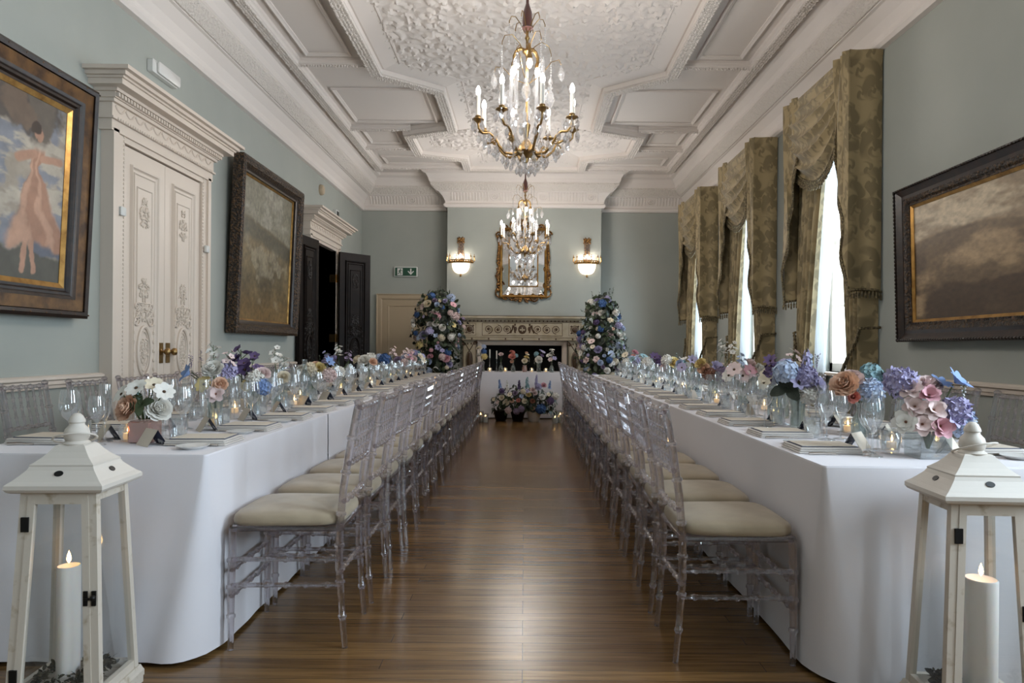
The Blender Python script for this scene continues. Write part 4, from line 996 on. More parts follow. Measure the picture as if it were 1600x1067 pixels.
def chair_meshes():
    A = M['acrylic']; o = {}
    for s, nm in ((-1, 'rl'), (1, 'rr')):
        mb = MB(); p, r = knots([(bx(z), s*.163, z) for z in (0, .1, .2, .3, .45, .6, .75, .905)], lambda f: .0105+.004*min(f*3, 1), (.13, .27, .42, .55, .72, .86)); mb.tube(p, r, 8); mb.ball((bx(.91), s*.163, .912), (.018, .018, .014), 8, 5); o[nm] = mb.mesh('leg', A)
        mb = MB(); p, r = knots([(.205, s*.185, 0), (.205, s*.186, .2), (.2, s*.187, .45)], lambda f: .0105+.004*min(f*2, 1), (.28, .52, .74)); mb.tube(p, r, 8); o['ff'+nm[1]] = mb.mesh('leg', A)
    for nm, z in (('t', .895), ('m', .685), ('l', .545)):
        mb = MB(); p, r = knots([(bx(z)-.004, -.155, z), (bx(z)-.012, 0, z), (bx(z)-.004, .155, z)], .0105, (.1, .3, .5, .7, .9)); mb.tube(p, r, 8); o['rail_'+nm] = mb.mesh('rail', A)
    mb = MB(); p, r = knots([(bx(.69)-.006, 0, .69), (bx(.8)-.008, 0, .79), (bx(.89)-.006, 0, .89)], .0072, (.25, .5, .75), .005, 1.5); mb.tube(p, r, 6); o['sp'] = mb.mesh('spindle', A)
    mb = MB()
    for s in (-1, 1): mb.tube([(-.18, s*.165, .445), (.2, s*.187, .45)], .0125, 7)
    mb.tube([(-.186, -.16, .445), (-.186, .16, .445)], .0125, 7); mb.tube([(.2, -.185, .45), (.2, .185, .45)], .0135, 7); mb.box(-.17, .19, -.17, .17, .446, .456); o['frame'] = mb.mesh('seat_frame', A)
    def st(a, b, at=(.12, .32, .5, .68, .88)):
        mb = MB(); p, r = knots([a, b], .0085, at, .006, 1.45); mb.tube(p, r, 7); return mb.mesh('stretcher', A)
    for i, z in enumerate((.235, .33)):
        for s in (-1, 1): o[f'ss{i}{s}'] = st((bx(z), s*.165, z), (.203, s*.186, z+.005))
    o['sf0'] = st((.204, -.185, .2), (.204, .185, .2)); o['sf1'] = st((.203, -.185, .295), (.203, .185, .295)); o['sb0'] = st((bx(.28), -.163, .28), (bx(.28), .163, .28))
    mb = MB()
    def pad(u, v):
        q = 2*pi*u; e = .38; c = math.copysign(abs(cos(q))**e, cos(q)); s = math.copysign(abs(sin(q))**e, sin(q))
        pr = [(.0, .457), (.93, .457), (.99, .463), (1.0, .476), (.985, .49), (.93, .5), (.75, .508), (.4, .513), (.0, .514)]
        f = v*8; i = min(int(f), 7); k = pr[i][0]+(pr[i+1][0]-pr[i][0])*(f-i); z = pr[i][1]+(pr[i+1][1]-pr[i][1])*(f-i)
        return (.012+.208*k*c, .196*k*s*(1+.05*c), z)
    mb.grid(pad, 40, 8, closed=True); o['pad'] = mb.mesh('seat_pad', M['seat'], 70)
    return o
CM = chair_meshes()
def chair_proto():
    r = empty('acrylic_chair', (0, 0, 0))
    for k in ('rl', 'rr', 'ffl', 'ffr'): put(CM[k], 'leg', r)
    for k in ('t', 'm', 'l'): put(CM['rail_'+k], 'rail', r)
    for i in range(6): put(CM['sp'], 'spindle', r, (0, -.125+.05*i, 0))
    put(CM['frame'], 'seat_frame', r); put(CM['pad'], 'seat_pad', r)
    for i in (0, 1):
        for s in (-1, 1): put(CM[f'ss{i}{s}'], 'stretcher', r)
    for k in ('sf0', 'sf1', 'sb0'): put(CM[k], 'stretcher', r)
    return r
_first = [None]
def chair(x, y, rz, label, grp):
    if _first[0] is None: _first[0] = c = chair_proto()
    else: c = copy_tree(_first[0])
    c.location = (x, y, 0); c.rotation_euler = (0, 0, rz+R.uniform(-.02, .02)); tag(c, label, 'chair', grp); return c
PITCH = .452
NCH = 17
for tb, nm, s, ya in ((LT, 'door-side', -1, 2.70), (RT, 'window-side', 1, 2.615)):
    xa = -.873 if s < 0 else .752
    for i in range(NCH):
        chair(xa+R.uniform(-.004, .006)*s*-1, ya+i*PITCH+R.uniform(-.015, .015), pi if s < 0 else 0, f'clear acrylic chair with beige pad, {ORD[i]} from the lantern, aisle side of {nm} table', f'chairs on the aisle side of the {nm} table')
    ywall = [3.58+.49*i for i in range(13)] if s < 0 else [2.88+.47*i for i in range(14)]
    for i, y in enumerate(ywall):
        chair((-2.375 if s < 0 else 2.17)+R.uniform(-.02, .02), y+R.uniform(-.015, .015), 0 if s < 0 else pi, f'clear acrylic chair with beige pad, {ORD[i]} from the lantern, wall side of {nm} table', f'chairs on the wall side of the {nm} table')
# ------------------------------------------------------------------ place settings
def proto_meshes():
    o = {}
    mb = MB()
    for k in range(3): mb.rbox(-.118+.002*k, .118-.003*k, -.094+.002*k, .094-.002*k, .0072*k+.0003, .0072*(k+1), .003)
    o['napkin'] = mb.mesh('napkin', M['linen'])
    o['menu_card'] = MB().box(-.105, .105, -.075, .075, 0, .0022, 0).box(-.1, .1, -.07, .07, .0022, .0042, 1).mesh('menu_card', [M['navysolid'], M['card']])
    o['side_plate'] = MB().lathe([(0, .002), (.034, .0), (.038, .003), (.058, .012), (.059, .0135), (.056, .0135), (.036, .006), (0, .005)], 24, caps=False).mesh('side_plate', M['china'])
    mb = MB(); mb.grid(lambda u, v: (-.11+.115*u, (-.006+.012*v)*(1-.3*u), .004+.003*sin(u*pi)), 8, 2); mb.tube([(.0, 0, .004), (.05, 0, .006), (.1, 0, .004)], [.003, .004, .0055], 6); o['knife'] = mb.mesh('knife', M['silver'])
    mb = MB(); mb.tube([(.0, 0, .006), (.05, 0, .006), (.1, 0, .004)], [.0028, .0035, .005], 6)
    for q in (-1.5, -.5, .5, 1.5): mb.tube([(-.03, q*.003, .006), (-.055, q*.0045, .004), (-.1, q*.0042, .006)], .0014, 4)
    mb.ball((-.035, 0, .005), (.022, .0085, .003), 8, 4); mb.tube([(-.02, 0, .005), (.0, 0, .006)], .003, 6); o['fork'] = mb.mesh('fork', M['silver'])
    mb = MB()
    for s in (-1, 1):
        mb.add([(-.05, s*.038, 0), (.05, s*.038, 0), (.05, 0, .062), (-.05, 0, .062)], [(0, 1, 2, 3) if s < 0 else (3, 2, 1, 0)], 0 if s < 0 else 1, False)
        mb.add([(-.05, s*.0365, 0), (.05, s*.0365, 0), (.05, 0, .06), (-.05, 0, .06)], [(3, 2, 1, 0) if s < 0 else (0, 1, 2, 3)], 0 if s < 0 else 1, False)
    o['place_card'] = mb.mesh('place_card', [M['card'], M['navy']])
    o['wine_glass'] = MB().lathe([(.036, 0), (.035, .002), (.02, .005), (.0055, .009), (.0042, .02), (.0042, .085), (.009, .097), (.027, .115), (.037, .14), (.0385, .158), (.036, .185), (.031, .212)], 14, caps=False).mesh('wine_glass', M['glass'])
    o['white_wine_glass'] = MB().lathe([(.032, 0), (.031, .002), (.018, .005), (.005, .009), (.004, .02), (.004, .08), (.008, .09), (.022, .106), (.0305, .13), (.0315, .145), (.029, .17), (.026, .188)], 14, caps=False).mesh('white_wine_glass', M['glass'])
    o['champagne_flute'] = MB().lathe([(.03, 0), (.029, .002), (.016, .005), (.0045, .009), (.004, .02), (.004, .075), (.008, .09), (.019, .115), (.0235, .15), (.0235, .19), (.021, .228)], 12, caps=False).mesh('champagne_flute', M['glass'])
    o['water_tumbler'] = MB().lathe([(0, .006), (.027, .004), (.031, .012), (.037, .05), (.036, .09), (.0345, .09), (.035, .05), (.029, .016), (0, .012)], 14, caps=False).mesh('water_tumbler', M['glass'])
    o['globe'] = MB().lathe([(.02, 0), (.022, .003), (.033, .018), (.037, .036), (.033, .055), (.026, .068), (.024, .068), (.03, .054), (.034, .036), (.03, .02), (.018, .007), (0, .006)], 16, caps=False).mesh('glass_holder', M['glass'])
    o['tl'] = MB().lathe([(.018, .0075), (.019, .02), (.018, .032), (.0, .031)], 12).mesh('tealight', M['tealight'])
    o['fl'] = MB().lathe([(0, .033), (.0035, .038), (.0045, .043), (.003, .051), (0, .06)], 8).mesh('flame', M['flame'])
    o['bottle'] = MB().lathe([(0, .003), (.036, 0), (.04, .006), (.04, .15), (.036, .18), (.018, .215), (.0155, .27), (.019, .275), (.019, .29), (.0165, .292)], 16, caps=False).mesh('bottle', M['glassbottle'])
    return o
M['navysolid'] = P('dark_navy_card', '39405a', .6)
M['glassbottle'] = glassy('bottle_glass', 'e6eef0', .07, .2, .03, 'ffffff', .02, 1.45, .5)
PM = proto_meshes()
def item(mesh, x, y, z, rz, label, cat, grp):
    o = put(PM[mesh], mesh if mesh != 'bottle' else 'water_bottle', None, (x, y, z), (0, 0, rz)); return tag(o, label, cat, grp)
PLACED = []
BQ = [(-1.50, 2.70, .12), (-1.485, 3.28, .13), (-1.5, 3.78, .1), (-1.56, 4.32, .06), (-1.5, 4.93, .16), (-1.55, 5.75, .1), (-1.55, 6.65, .12), (-1.54, 7.45, .12), (-1.52, 8.35, .12), (-1.53, 9.3, .19), (1.46, 2.47, .16), (1.50, 3.05, .13), (1.35, 3.37, .12), (1.46, 3.86, .13), (1.47, 4.6, .14), (1.43, 5.15, .13), (1.44, 5.95, .15), (1.47, 6.85, .13), (1.44, 7.6, .1), (1.43, 8.4, .16), (1.44, 9.25, .1)]
for tb, nm, s, ya in ((LT, 'door-side', -1, 2.70), (RT, 'window-side', 1, 2.615)):
    for side in ('aisle', 'wall'):
        edge = tb[1] if (s < 0) == (side == 'aisle') else tb[0]
        d = -1 if edge == tb[1] else 1           # direction into the table
        lf = d                                   # the diner's left: facing +X -> +Y
        for i in range(16):
            y0 = ya+i*PITCH; w = f'{ORD[i]} place from the lantern, {side} side of {nm} table'
            def at(a, l, j=.006): return edge+d*a+R.uniform(-j, j), y0+lf*l+R.uniform(-j, j)
            z = TH+.0004; r0 = 0 if d < 0 else pi
            def add(mesh, a, l, rz, what, cat, dz=0, j=.006):
                x, y = at(a, l, j)
                tall = 'glass' in mesh or 'flute' in mesh
                if tall or 'card' in mesh or 'tumbler' in mesh:
                    for bx_, by_, br in BQ:
                        q = math.hypot(x-bx_, y-by_); lim = br+.035 if tall else .105
                        if q < lim: x, y = bx_+(x-bx_)*lim/max(q, .01), by_+(y-by_)*lim/max(q, .01)
                    for _ in range(5):
                        for px_, py_ in PLACED:
                            q = math.hypot(x-px_, y-py_)
                            if q < .078: x, y = px_+(x-px_)*.08/max(q, .01), py_+(y-py_)*.08/max(q, .01)
                    PLACED.append((x, y))
                return item(mesh, x, y, z+dz, rz, f'{what} at {w}', cat, f'{what.split(" ")[-1]}s on the {side} side of the {nm} table')
            nx, nyy = at(.145, 0); rz = r0+R.uniform(-.05, .05)
            item('napkin', nx, nyy, z, rz, f'folded white linen napkin at {w}', 'napkin', f'napkins on the {side} side of the {nm} table')
            item('menu_card', nx+d*.004, nyy+.006, z+.0222, rz+R.uniform(-.05, .05), f'navy-edged menu card at {w}', 'menu card', f'menu cards on the {side} side of the {nm} table')
            add('side_plate', .12, .166, 0, 'small white china plate', 'plate')
            add('fork', .15, .103, r0, 'silver fork', 'cutlery', 0, .001); add('knife', .15, -.112, r0, 'silver knife', 'cutlery', 0, .001)
            add('place_card', .315, .075, (2.3-pi if s < 0 else .85)+R.uniform(-.25, .25), 'folded cream and navy card', 'place card')
            add('wine_glass', .30, -.135, 0, 'large wine glass', 'wine glass'); add('white_wine_glass', .385, -.10, 0, 'small wine glass', 'wine glass')
            add('champagne_flute', .385, -.005, 0, 'champagne flute', 'champagne flute'); add('water_tumbler', .305, -.04, 0, 'water tumbler', 'tumbler')
    cxm = (tb[0]+tb[1])/2
    for i in range(13):
        y = ya+.03+i*.56; e = empty('tealight_holder', (cxm+(.075 if i % 2 else -.07)*1.0+(.05 if i == 0 else 0), y, TH+.0004), 0, f'lit tealight in round glass holder, {ORD[i]} from the lantern along the {nm} table', 'tealight', f'tealights along the {nm} table')
        put(PM['globe'], 'glass_holder', e); t = put(PM['tl'], 'tealight', e); put(PM['fl'], 'flame', t)
for x, y, w in ((-1.62, 4.55, 'second flowers of the door-side table'), (-1.54, 4.78, 'white flowers of the door-side table'), (1.33, 3.62, 'purple hydrangea of the window-side table'), (1.4, 5.55, 'blush flowers of the window-side table'), (1.42, 7.75, 'far purple flowers of the window-side table'), (-1.56, 8.0, 'pink orchids of the door-side table')):
    item('bottle', x, y, TH+.0004, 0, f'clear glass water bottle beside the {w}', 'bottle', 'water bottles on the long tables')
# ------------------------------------------------------------------ flowers
def petal(mb, ang, L_, W, e0, e1, r0=.05, z0=0, m=0, cup=.15, nt=4, pw=.8):
    """petal growing outwards from the centre: elevation e0 at the base, e1 at the tip"""
    vs = []; r, z = r0, z0
    ca, sa = cos(ang), sin(ang)
    for i in range(nt+1):
        t = i/nt; e = e0+(e1-e0)*t
        w = W*(sin(pi*(.1+.82*t))**pw)
        for s in (-1, 0, 1):
            k = cup*w*(abs(s))
            rr = r-k*sin(e); zz = z+k*cos(e)
            vs.append((rr*ca-s*w*sa, rr*sa+s*w*ca, zz))
        r += cos(e)*L_/nt; z += sin(e)*L_/nt
    fs = []
    for i in range(nt):
        for s in (0, 1): fs.append((i*3+s, i*3+s+1, i*3+4+s, i*3+3+s))
    mb.add(vs, fs, m, True)
BL = {}
def bloom(kind, col):
    k = (kind, col)
    if k in BL: return BL[k]
    mb = MB(); rg = random.Random(kind+col); mats = [M.get('fl_'+col), M['fl_rust' if kind == 'anemone' else 'flc'], M['stem']]; nm = kind
    if kind == 'cosmos':
        for i in range(8): petal(mb, i*pi/4+rg.uniform(-.1, .1), .95, .38, .35, -.1+rg.uniform(-.1, .2), .08, 0, 0, .1)
        mb.ball((0, 0, .06), (.17, .17, .1), 8, 5, 1)
    elif kind == 'clematis':
        for i in range(7): petal(mb, i*2*pi/7+rg.uniform(-.1, .1), 1.0, .3, .7, .1+rg.uniform(-.2, .2), .06, 0, 0, .2, 4, 1.1)
        mb.ball((0, 0, .12), (.13, .13, .15), 7, 5, 1)
    elif kind in ('rose', 'peony'):
        nl = 6 if kind == 'rose' else 7
        for l in range(nl):
            f = l/(nl-1); c = 3+l+(l > 3)
            for i in range(c): petal(mb, i*2*pi/c+l*.9+rg.uniform(-.15, .15), .5+.3*f+rg.uniform(0, .1), .2+.26*f, 1.45-.95*f+rg.uniform(-.1, .1), 2.3-2.0*f+rg.uniform(-.2, .3), .04+.2*f, .12-.42*f, 0, .35, 5, .5)
        mb.ball((0, 0, -.02), (.34, .34, .34), 8, 5, 0)
    elif kind in ('hydrangea', 'puff'):
        n = 46 if kind == 'hydrangea' else 70
        for i in range(n):
            z = 1-1.35*(i+.5)/n; q = i*2.39996; r = sqrt(max(0, 1-z*z)); d = Vector((r*cos(q), r*sin(q), z)); R_ = Matrix.Translation(d*rg.uniform(.72, .95)) @ frame_to(d+Vector((rg.uniform(-.35, .35), rg.uniform(-.35, .35), 0))).to_4x4() @ Matrix.Rotation(rg.uniform(0, 6), 4, 'Z')
            t = MB()
            for a in range(4 if kind == 'hydrangea' else 3): petal(t, a*2*pi/(4 if kind == 'hydrangea' else 3)+.3, .3 if kind == 'hydrangea' else .36, .16 if kind == 'hydrangea' else .13, .5, -.1 if kind == 'hydrangea' else .6, .01, 0, 0, .15, 2)
            mb.add(t.v, t.f, 0, True, R_)
        mb.ball((0, 0, .05), (.62, .62, .6), 10, 7, 0)
    elif kind == 'delphinium':
        for i in range(26):
            t = i/26; z = -.3+3.6*t; s = (.55-.25*t)*rg.uniform(.7, 1.1); q = i*2.39996+rg.uniform(-.4, .4); d = Vector((cos(q), sin(q), rg.uniform(-.1, .6))); rr = rg.uniform(.2, .55)*(1-.45*t); R_ = Matrix.Translation((cos(q)*rr, sin(q)*rr, z)) @ frame_to(d).to_4x4()
            tt = MB()
            for a in range(5): petal(tt, a*2*pi/5, s, s*.5, .5, .1, .01, 0, 0, .1, 2)
            mb.add(tt.v, tt.f, 0, True, R_)
        mb.tube([(0, 0, -.6), (0, 0, 3.4)], .05, 5, 2)
    elif kind == 'orchid':
        for i in range(7):
            t = i/6; z = 1.6*t-.4; x = .35*sin(i*2.4); y = .35*cos(i*2.4); R_ = Matrix.Translation((x, y, z)) @ frame_to((x, y-.3, .5)).to_4x4(); tt = MB()
            for a in range(5): petal(tt, a*2*pi/5+.3, .5*(1-.35*t), .24*(1-.35*t), .5, .0, .02, 0, 0, .1, 3)
            mb.add(tt.v, tt.f, 0, True, R_); mb.ball((x, y, z+.03), .06, 6, 4, 1)
            mb.tube([(0, 0, z-.3), (x, y, z)], .025, 4, 2)
        mb.tube([(0, 0, -.8), (0, 0, 1.2)], .03, 4, 2)
    elif kind == 'anemone':
        for l in (0, 1):
            for i in range(6): petal(mb, i*pi/3+l*.5+rg.uniform(-.15, .15), .95-.2*l, .4, .65+.35*l+rg.uniform(-.15, .15), -.05+.5*l+rg.uniform(-.2, .3), .06, .05*l, 0, .3, 5, .7)
        mb.ball((0, 0, .1), (.1, .1, .1), 8, 5, 1)
    elif kind == 'leaf_sprig':
        mats = [M['fl_'+col] if col in PAL else M[col], M['flc'], M['stem']]
        for i in range(9):
            t = i/8; z = 1.8*t; tt = MB(); petal(tt, 0, .6*(1-.4*t), .2*(1-.4*t), .5, .1, .0, 0, 0, .15, 3, 1.1)
            mb.add(tt.v, tt.f, 0, True, Matrix.Translation((0, 0, z)) @ Matrix.Rotation(i*2.4, 4, 'Z'))
        mb.tube([(0, 0, -.6), (0, 0, 1.8)], .03, 4, 2)
    elif kind == 'broad_leaf':
        mats = [M[col], M['flc'], M['stem']]
        for i in range(4): petal(mb, i*1.6+rg.uniform(-.2, .2), 1.3, .42, .5, -.25, .02, 0, 0, .18, 5, 1.0)
        mb.tube([(0, 0, -.6), (0, 0, .05)], .04, 4, 2)
    elif kind == 'berry_spray':
        for i in range(16):
            t = i/15; x, y, z = .35*t*sin(i*2.4), .35*t*cos(i*2.4), .3+1.7*t; mb.tube([(0, 0, z-.35), (x, y, z)], .018, 4, 2); mb.ball((x, y, z), .085, 6, 4, 0)
        mb.tube([(0, 0, -.6), (0, 0, 1.8)], .022, 4, 2)
    BL[k] = mb.mesh(nm, mats, 60); return BL[k]
SPIKY = ('delphinium', 'leaf_sprig', 'berry_spray', 'orchid')
def vase_mesh(kind):
    if ('v', kind) in BL: return BL['v', kind]
    mb = MB()
    if kind == 'pink_cube':
        mb.rbox(-.046, .046, -.046, .046, 0, .085, .008); mb.rbox(-.04, .04, -.04, .04, .084, .087, .006)
        me = mb.mesh('vase', M['pinkglass'])
    elif kind == 'cube':
        for a in ((-.055, .055, -.055, -.051), (-.055, .055, .051, .055), (-.055, -.051, -.051, .051), (.051, .055, -.051, .051)): mb.box(a[0], a[1], a[2], a[3], 0, .115)
        mb.box(-.051, .051, -.051, .051, 0, .008); me = mb.mesh('vase', M['glass'])
    elif kind == 'bud':
        me = mb.lathe([(0, .004), (.03, 0), (.036, .01), (.038, .05), (.03, .085), (.015, .11), (.013, .14), (.018, .15), (.016, .15), (.011, .14), (.013, .11), (.027, .083), (.034, .05), (.03, .014), (0, .01)], 16, caps=False).mesh('vase', M['glassthick'])
    elif kind == 'amber':
        me = mb.lathe([(0, .004), (.03, 0), (.04, .02), (.042, .06), (.032, .09), (.03, .1), (.036, .11), (.033, .11), (.027, .1), (0, .09)], 16, caps=False).mesh('vase', M['pinkglass'])
    else:
        me = mb.lathe([(0, .004), (.034, 0), (.037, .006), (.032, .08), (.04, .16), (.038, .16), (.029, .08), (.033, .012), (0, .012)], 16, caps=False).mesh('vase', M['glassthick'])
    BL['v', kind] = me; return me
NECK = dict(pink_cube=.088, cube=.1, bud=.15, amber=.1, tall=.15); NR = dict(pink_cube=.03, cube=.042, bud=.007, amber=.022, tall=.026)
def place_bloom(e, kind, col, p, r, d, neck=None, rg=R):
    d = Vector((0, 0, 1)) if d is None else Vector(d)
    if kind in SPIKY: d = Vector((d.x*.35, d.y*.35, 1))
    Q = frame_to(d) @ Matrix.Rotation(rg.uniform(0, 6.3), 3, 'Z')
    names = dict(puff='chrysanthemum')
    b = put(bloom(kind, col), names.get(kind, kind), e, p, Q, r)
    if neck is not None:
        P0 = Vector(p)-d.normalized()*r*(.15 if kind not in SPIKY else .5); n = Vector(neck)
        pts = [P0, P0.lerp(n, .5)+Vector((0, 0, .01)), n, Vector((n.x*.3-P0.x*.05, n.y*.3, max(n.z-.07, .02)))]
        if abs(n.z-.09) < .002: pts = pts[:3]
        mb = MB(); mb.tube(pts, .0025, 5); st = mb.mesh('stem', M['stem'])
        s = put(st, 'stem', b); s.matrix_parent_inverse = Matrix.LocRotScale(Vector(p), Q.to_quaternion(), Vector((r, r, r))).inverted()
    return b
def bouquet(x, y, vk, items, vlabel, label, z=TH+.0004, grp='flower arrangements on the long tables'):
    v = tag(put(vase_mesh(vk), 'vase', None, (x, y, z)), vlabel, 'vase')
    e = empty('bouquet', (x, y, z), 0, label, 'flowers', grp); nk = NECK[vk]
    for kind, col, dx, dy, dz, r in items:
        r *= 1.1
        d = Vector((dx, dy-.06, (dz-nk)*.55+.02)); w = .6 if vk in ('cube', 'pink_cube') else .25
        place_bloom(e, kind, col, (dx, dy, dz), r, d, (max(-.7*NR[vk], min(.7*NR[vk], dx*w*.4)), max(-.7*NR[vk], min(.7*NR[vk], dy*w*.4)), nk+.002))
    return e
def rnd(cols, n, h=.3, spread=.1, seed=1, r=(.024, .042), kinds=('rose', 'cosmos', 'anemone', 'puff', 'clematis')):
    rg = random.Random(seed); out = []
    for i in range(n):
        q = i*2.4+rg.uniform(-.4, .4); t = rg.random(); rr = spread*sqrt((i+.6)/n); c = cols[i % len(cols)]
        k = rg.choice(kinds)
        if isinstance(c, tuple): k, c = c
        z = .17+(h-.17)*(1-(rr/spread)**2*.75)*rg.uniform(.75, 1.05)
        s = rg.uniform(*r)*(.45 if k == 'delphinium' else .75 if k in SPIKY else 1)
        out.append((k, c, rr*cos(q), rr*sin(q), z, s))
    return out
lx = -1.53
bouquet(-1.50, 2.70, 'pink_cube', [('cosmos', 'white', -.075, -.03, .19, .036), ('cosmos', 'white', -.015, -.035, .215, .038), ('cosmos', 'cream', .035, 0, .225, .036), ('cosmos', 'white', .085, -.02, .2, .037), ('cosmos', 'cream', 0, .04, .235, .034), ('peony', 'peach', -.05, -.035, .135, .05), ('peony', 'white', .055, .0, .13, .048), ('broad_leaf', 'leaf', .0, -.03, .15, .04), ('leaf_sprig', 'teal', -.005, -.035, .17, .025)], 'square pink mottled glass vase at the end of the door-side table', 'white cosmos and peach roses in the square pink vase', grp=None)
bouquet(-1.485, 3.28, 'tall', [('clematis', 'blue', -.11, -.03, .245, .05), ('peony', 'white', .0, -.03, .27, .048), ('cosmos', 'yellow', -.03, -.05, .2, .04), ('rose', 'peach', .045, -.05, .2, .034), ('anemone', 'blush', .03, -.06, .155, .042), ('orchid', 'white', -.02, .02, .32, .05), ('orchid', 'blush', .05, .03, .3, .042), ('leaf_sprig', 'mauve', -.07, 0, .3, .03), ('puff', 'lilac', .03, .05, .26, .045), ('berry_spray', 'mauve', -.13, .03, .27, .03)], 'tall clear vase holding the blue clematis on the door-side table', 'blue clematis with white peony and tall pale sprays')
bouquet(-1.5, 3.78, 'tall', [('orchid', 'purple', -.06, -.02, .25, .085), ('orchid', 'purple', -.02, .03, .22, .08), ('clematis', 'purple', -.03, -.04, .25, .05), ('clematis', 'purple', -.08, -.01, .3, .045), ('puff', 'white', .03, -.05, .2, .045), ('rose', 'blush', .06, -.02, .23, .04), ('hydrangea', 'blue', .075, -.06, .16, .042), ('rose', 'yellow', -.01, -.07, .17, .03), ('leaf_sprig', 'darkleaf', 0, .03, .2, .035)], 'clear vase holding the dark purple spike on the door-side table', 'dark purple delphinium spike with white and blue blooms')
bouquet(-1.56, 4.32, 'bud', [('orchid', 'white', -.02, 0, .3, .055), ('orchid', 'white', .03, .02, .25, .05), ('rose', 'cream', .05, -.04, .19, .038), ('leaf_sprig', 'mauve', .06, .03, .22, .03)], 'clear bud vase holding tall white orchids on the door-side table', 'tall white orchid sprays rising above the glasses')
bouquet(-1.53, 4.93, 'tall', [('peony', 'white', -.07, -.05, .2, .05), ('puff', 'cream', .0, -.05, .22, .045), ('rose', 'yellow', .06, -.03, .23, .04), ('rose', 'peach', .02, .02, .25, .035), ('clematis', 'blue', .12, -.02, .27, .04), ('orchid', 'lilac', .09, .03, .28, .045), ('puff', 'blush', .13, -.04, .18, .045), ('leaf_sprig', 'darkleaf', .04, .03, .26, .03)], 'clear vase holding white peony and yellow roses on the door-side table', 'white peony, yellow roses and blue clematis in a low dome')
bouquet(-1.55, 5.75, 'tall', [('rose', 'lilac', -.06, -.03, .27, .045), ('orchid', 'white', -.02, 0, .33, .05), ('orchid', 'mauve', .06, .02, .28, .045), ('rose', 'yellow', -.05, -.05, .18, .035), ('puff', 'white', .0, -.06, .17, .045), ('leaf_sprig', 'purple', .07, 0, .27, .035)], 'clear vase holding the lilac rose on the door-side table', 'lilac rose and white orchid before the dark doors')
bouquet(-1.54, 6.65, 'tall', [('peony', 'white', -.02, -.04, .25, .06), ('rose', 'cream', -.09, -.02, .26, .045), ('rose', 'peach', .07, -.03, .24, .04), ('puff', 'white', .03, .03, .27, .05), ('leaf_sprig', 'darkleaf', .09, .02, .25, .03)], 'clear vase holding creamy roses on the door-side table', 'large creamy white roses with a peach bloom')
bouquet(-1.52, 7.45, 'tall', [('hydrangea', 'deep', .0, -.03, .25, .06), ('puff', 'pale', -.07, 0, .26, .045), ('rose', 'peach', -.1, -.03, .22, .04), ('leaf_sprig', 'leaf', .05, .03, .25, .03)], 'clear vase holding the deep blue bloom on the door-side table', 'deep blue hydrangea with pale blue and peach blooms')
bouquet(-1.55, 8.35, 'tall', [('orchid', 'blush', -.06, 0, .3, .06), ('orchid', 'blush', .08, .02, .28, .06), ('rose', 'mauve', .0, -.03, .23, .045), ('orchid', 'pink', .15, .0, .25, .05), ('puff', 'blush', .09, -.05, .2, .04)], 'clear vase holding pink orchids on the door-side table', 'pale pink orchid sprays against the beige door')
bouquet(-1.53, 9.3, 'tall', rnd(['lilac', 'blue', 'blush', 'teal', 'pale', 'cream', ('leaf_sprig', 'lilac'), ('clematis', 'blue')], 14, .33, .17, 4, (.035, .055)), 'clear vase holding lilac and blue blooms on the door-side table', 'mixed lilac and blue blooms near the floral column by the beige door')
bouquet(1.46, 2.47, 'cube', [('anemone', 'blush', -.085, -.04, .245, .042), ('anemone', 'pink', -.03, -.055, .225, .038), ('rose', 'blush', .0, .0, .26, .045), ('anemone', 'blush', -.075, -.05, .185, .04), ('anemone', 'blush', -.02, -.065, .175, .042), ('anemone', 'pink', .0, -.07, .12, .046), ('anemone', 'blush', -.055, -.06, .125, .044), ('puff', 'lilac', .065, -.05, .165, .05), ('clematis', 'lilac', .045, -.07, .15, .042), ('puff', 'pale', .09, -.04, .13, .048), ('clematis', 'blue', .085, -.02, .27, .052), ('clematis', 'blue', .04, .0, .26, .042), ('puff', 'lilac', -.1, .0, .27, .05), ('anemone', 'white', -.1, -.04, .13, .045), ('berry_spray', 'leaf', .12, -.01, .2, .035), ('leaf_sprig', 'leaf', -.03, .02, .22, .04), ('leaf_sprig', 'leaf', .03, .02, .2, .04), ('puff', 'white', .105, -.05, .12, .032)], 'square clear glass vase at the end of the window-side table', 'blush anemones with blue clematis in the square clear vase', grp=None)
bouquet(1.50, 3.05, 'bud', [('peony', 'peach', -.085, -.03, .235, .058), ('peony', 'blush', -.04, .0, .255, .05), ('hydrangea', 'teal', .06, .02, .275, .048), ('puff', 'pale', .03, -.04, .205, .05), ('hydrangea', 'teal', .04, -.02, .15, .042), ('broad_leaf', 'darkleaf', .11, .02, .22, .075), ('rose', 'coral', -.055, -.05, .18, .026), ('hydrangea', 'teal', .19, .06, .22, .045)], 'slender clear vase holding the big peach rose on the window-side table', 'big peach rose with teal blooms and a dark broad leaf')
bouquet(1.35, 3.37, 'tall', [('hydrangea', 'pale', -.07, -.03, .275, .055), ('delphinium', 'lilac', .03, -.02, .25, .038), ('delphinium', 'pale', .06, .02, .24, .034), ('puff', 'lilac', .02, -.05, .25, .048), ('clematis', 'lilac', -.02, -.06, .225, .045), ('anemone', 'lilac', .07, -.06, .21, .045), ('puff', 'white', .03, -.06, .165, .04), ('broad_leaf', 'darkleaf', -.06, -.03, .2, .065), ('rose', 'cream', .0, .03, .3, .04), ('berry_spray', 'mauve', .1, .02, .29, .035)], 'clear vase holding the pale blue dome on the window-side table', 'pale blue hydrangea and lilac delphinium with dark leaves')
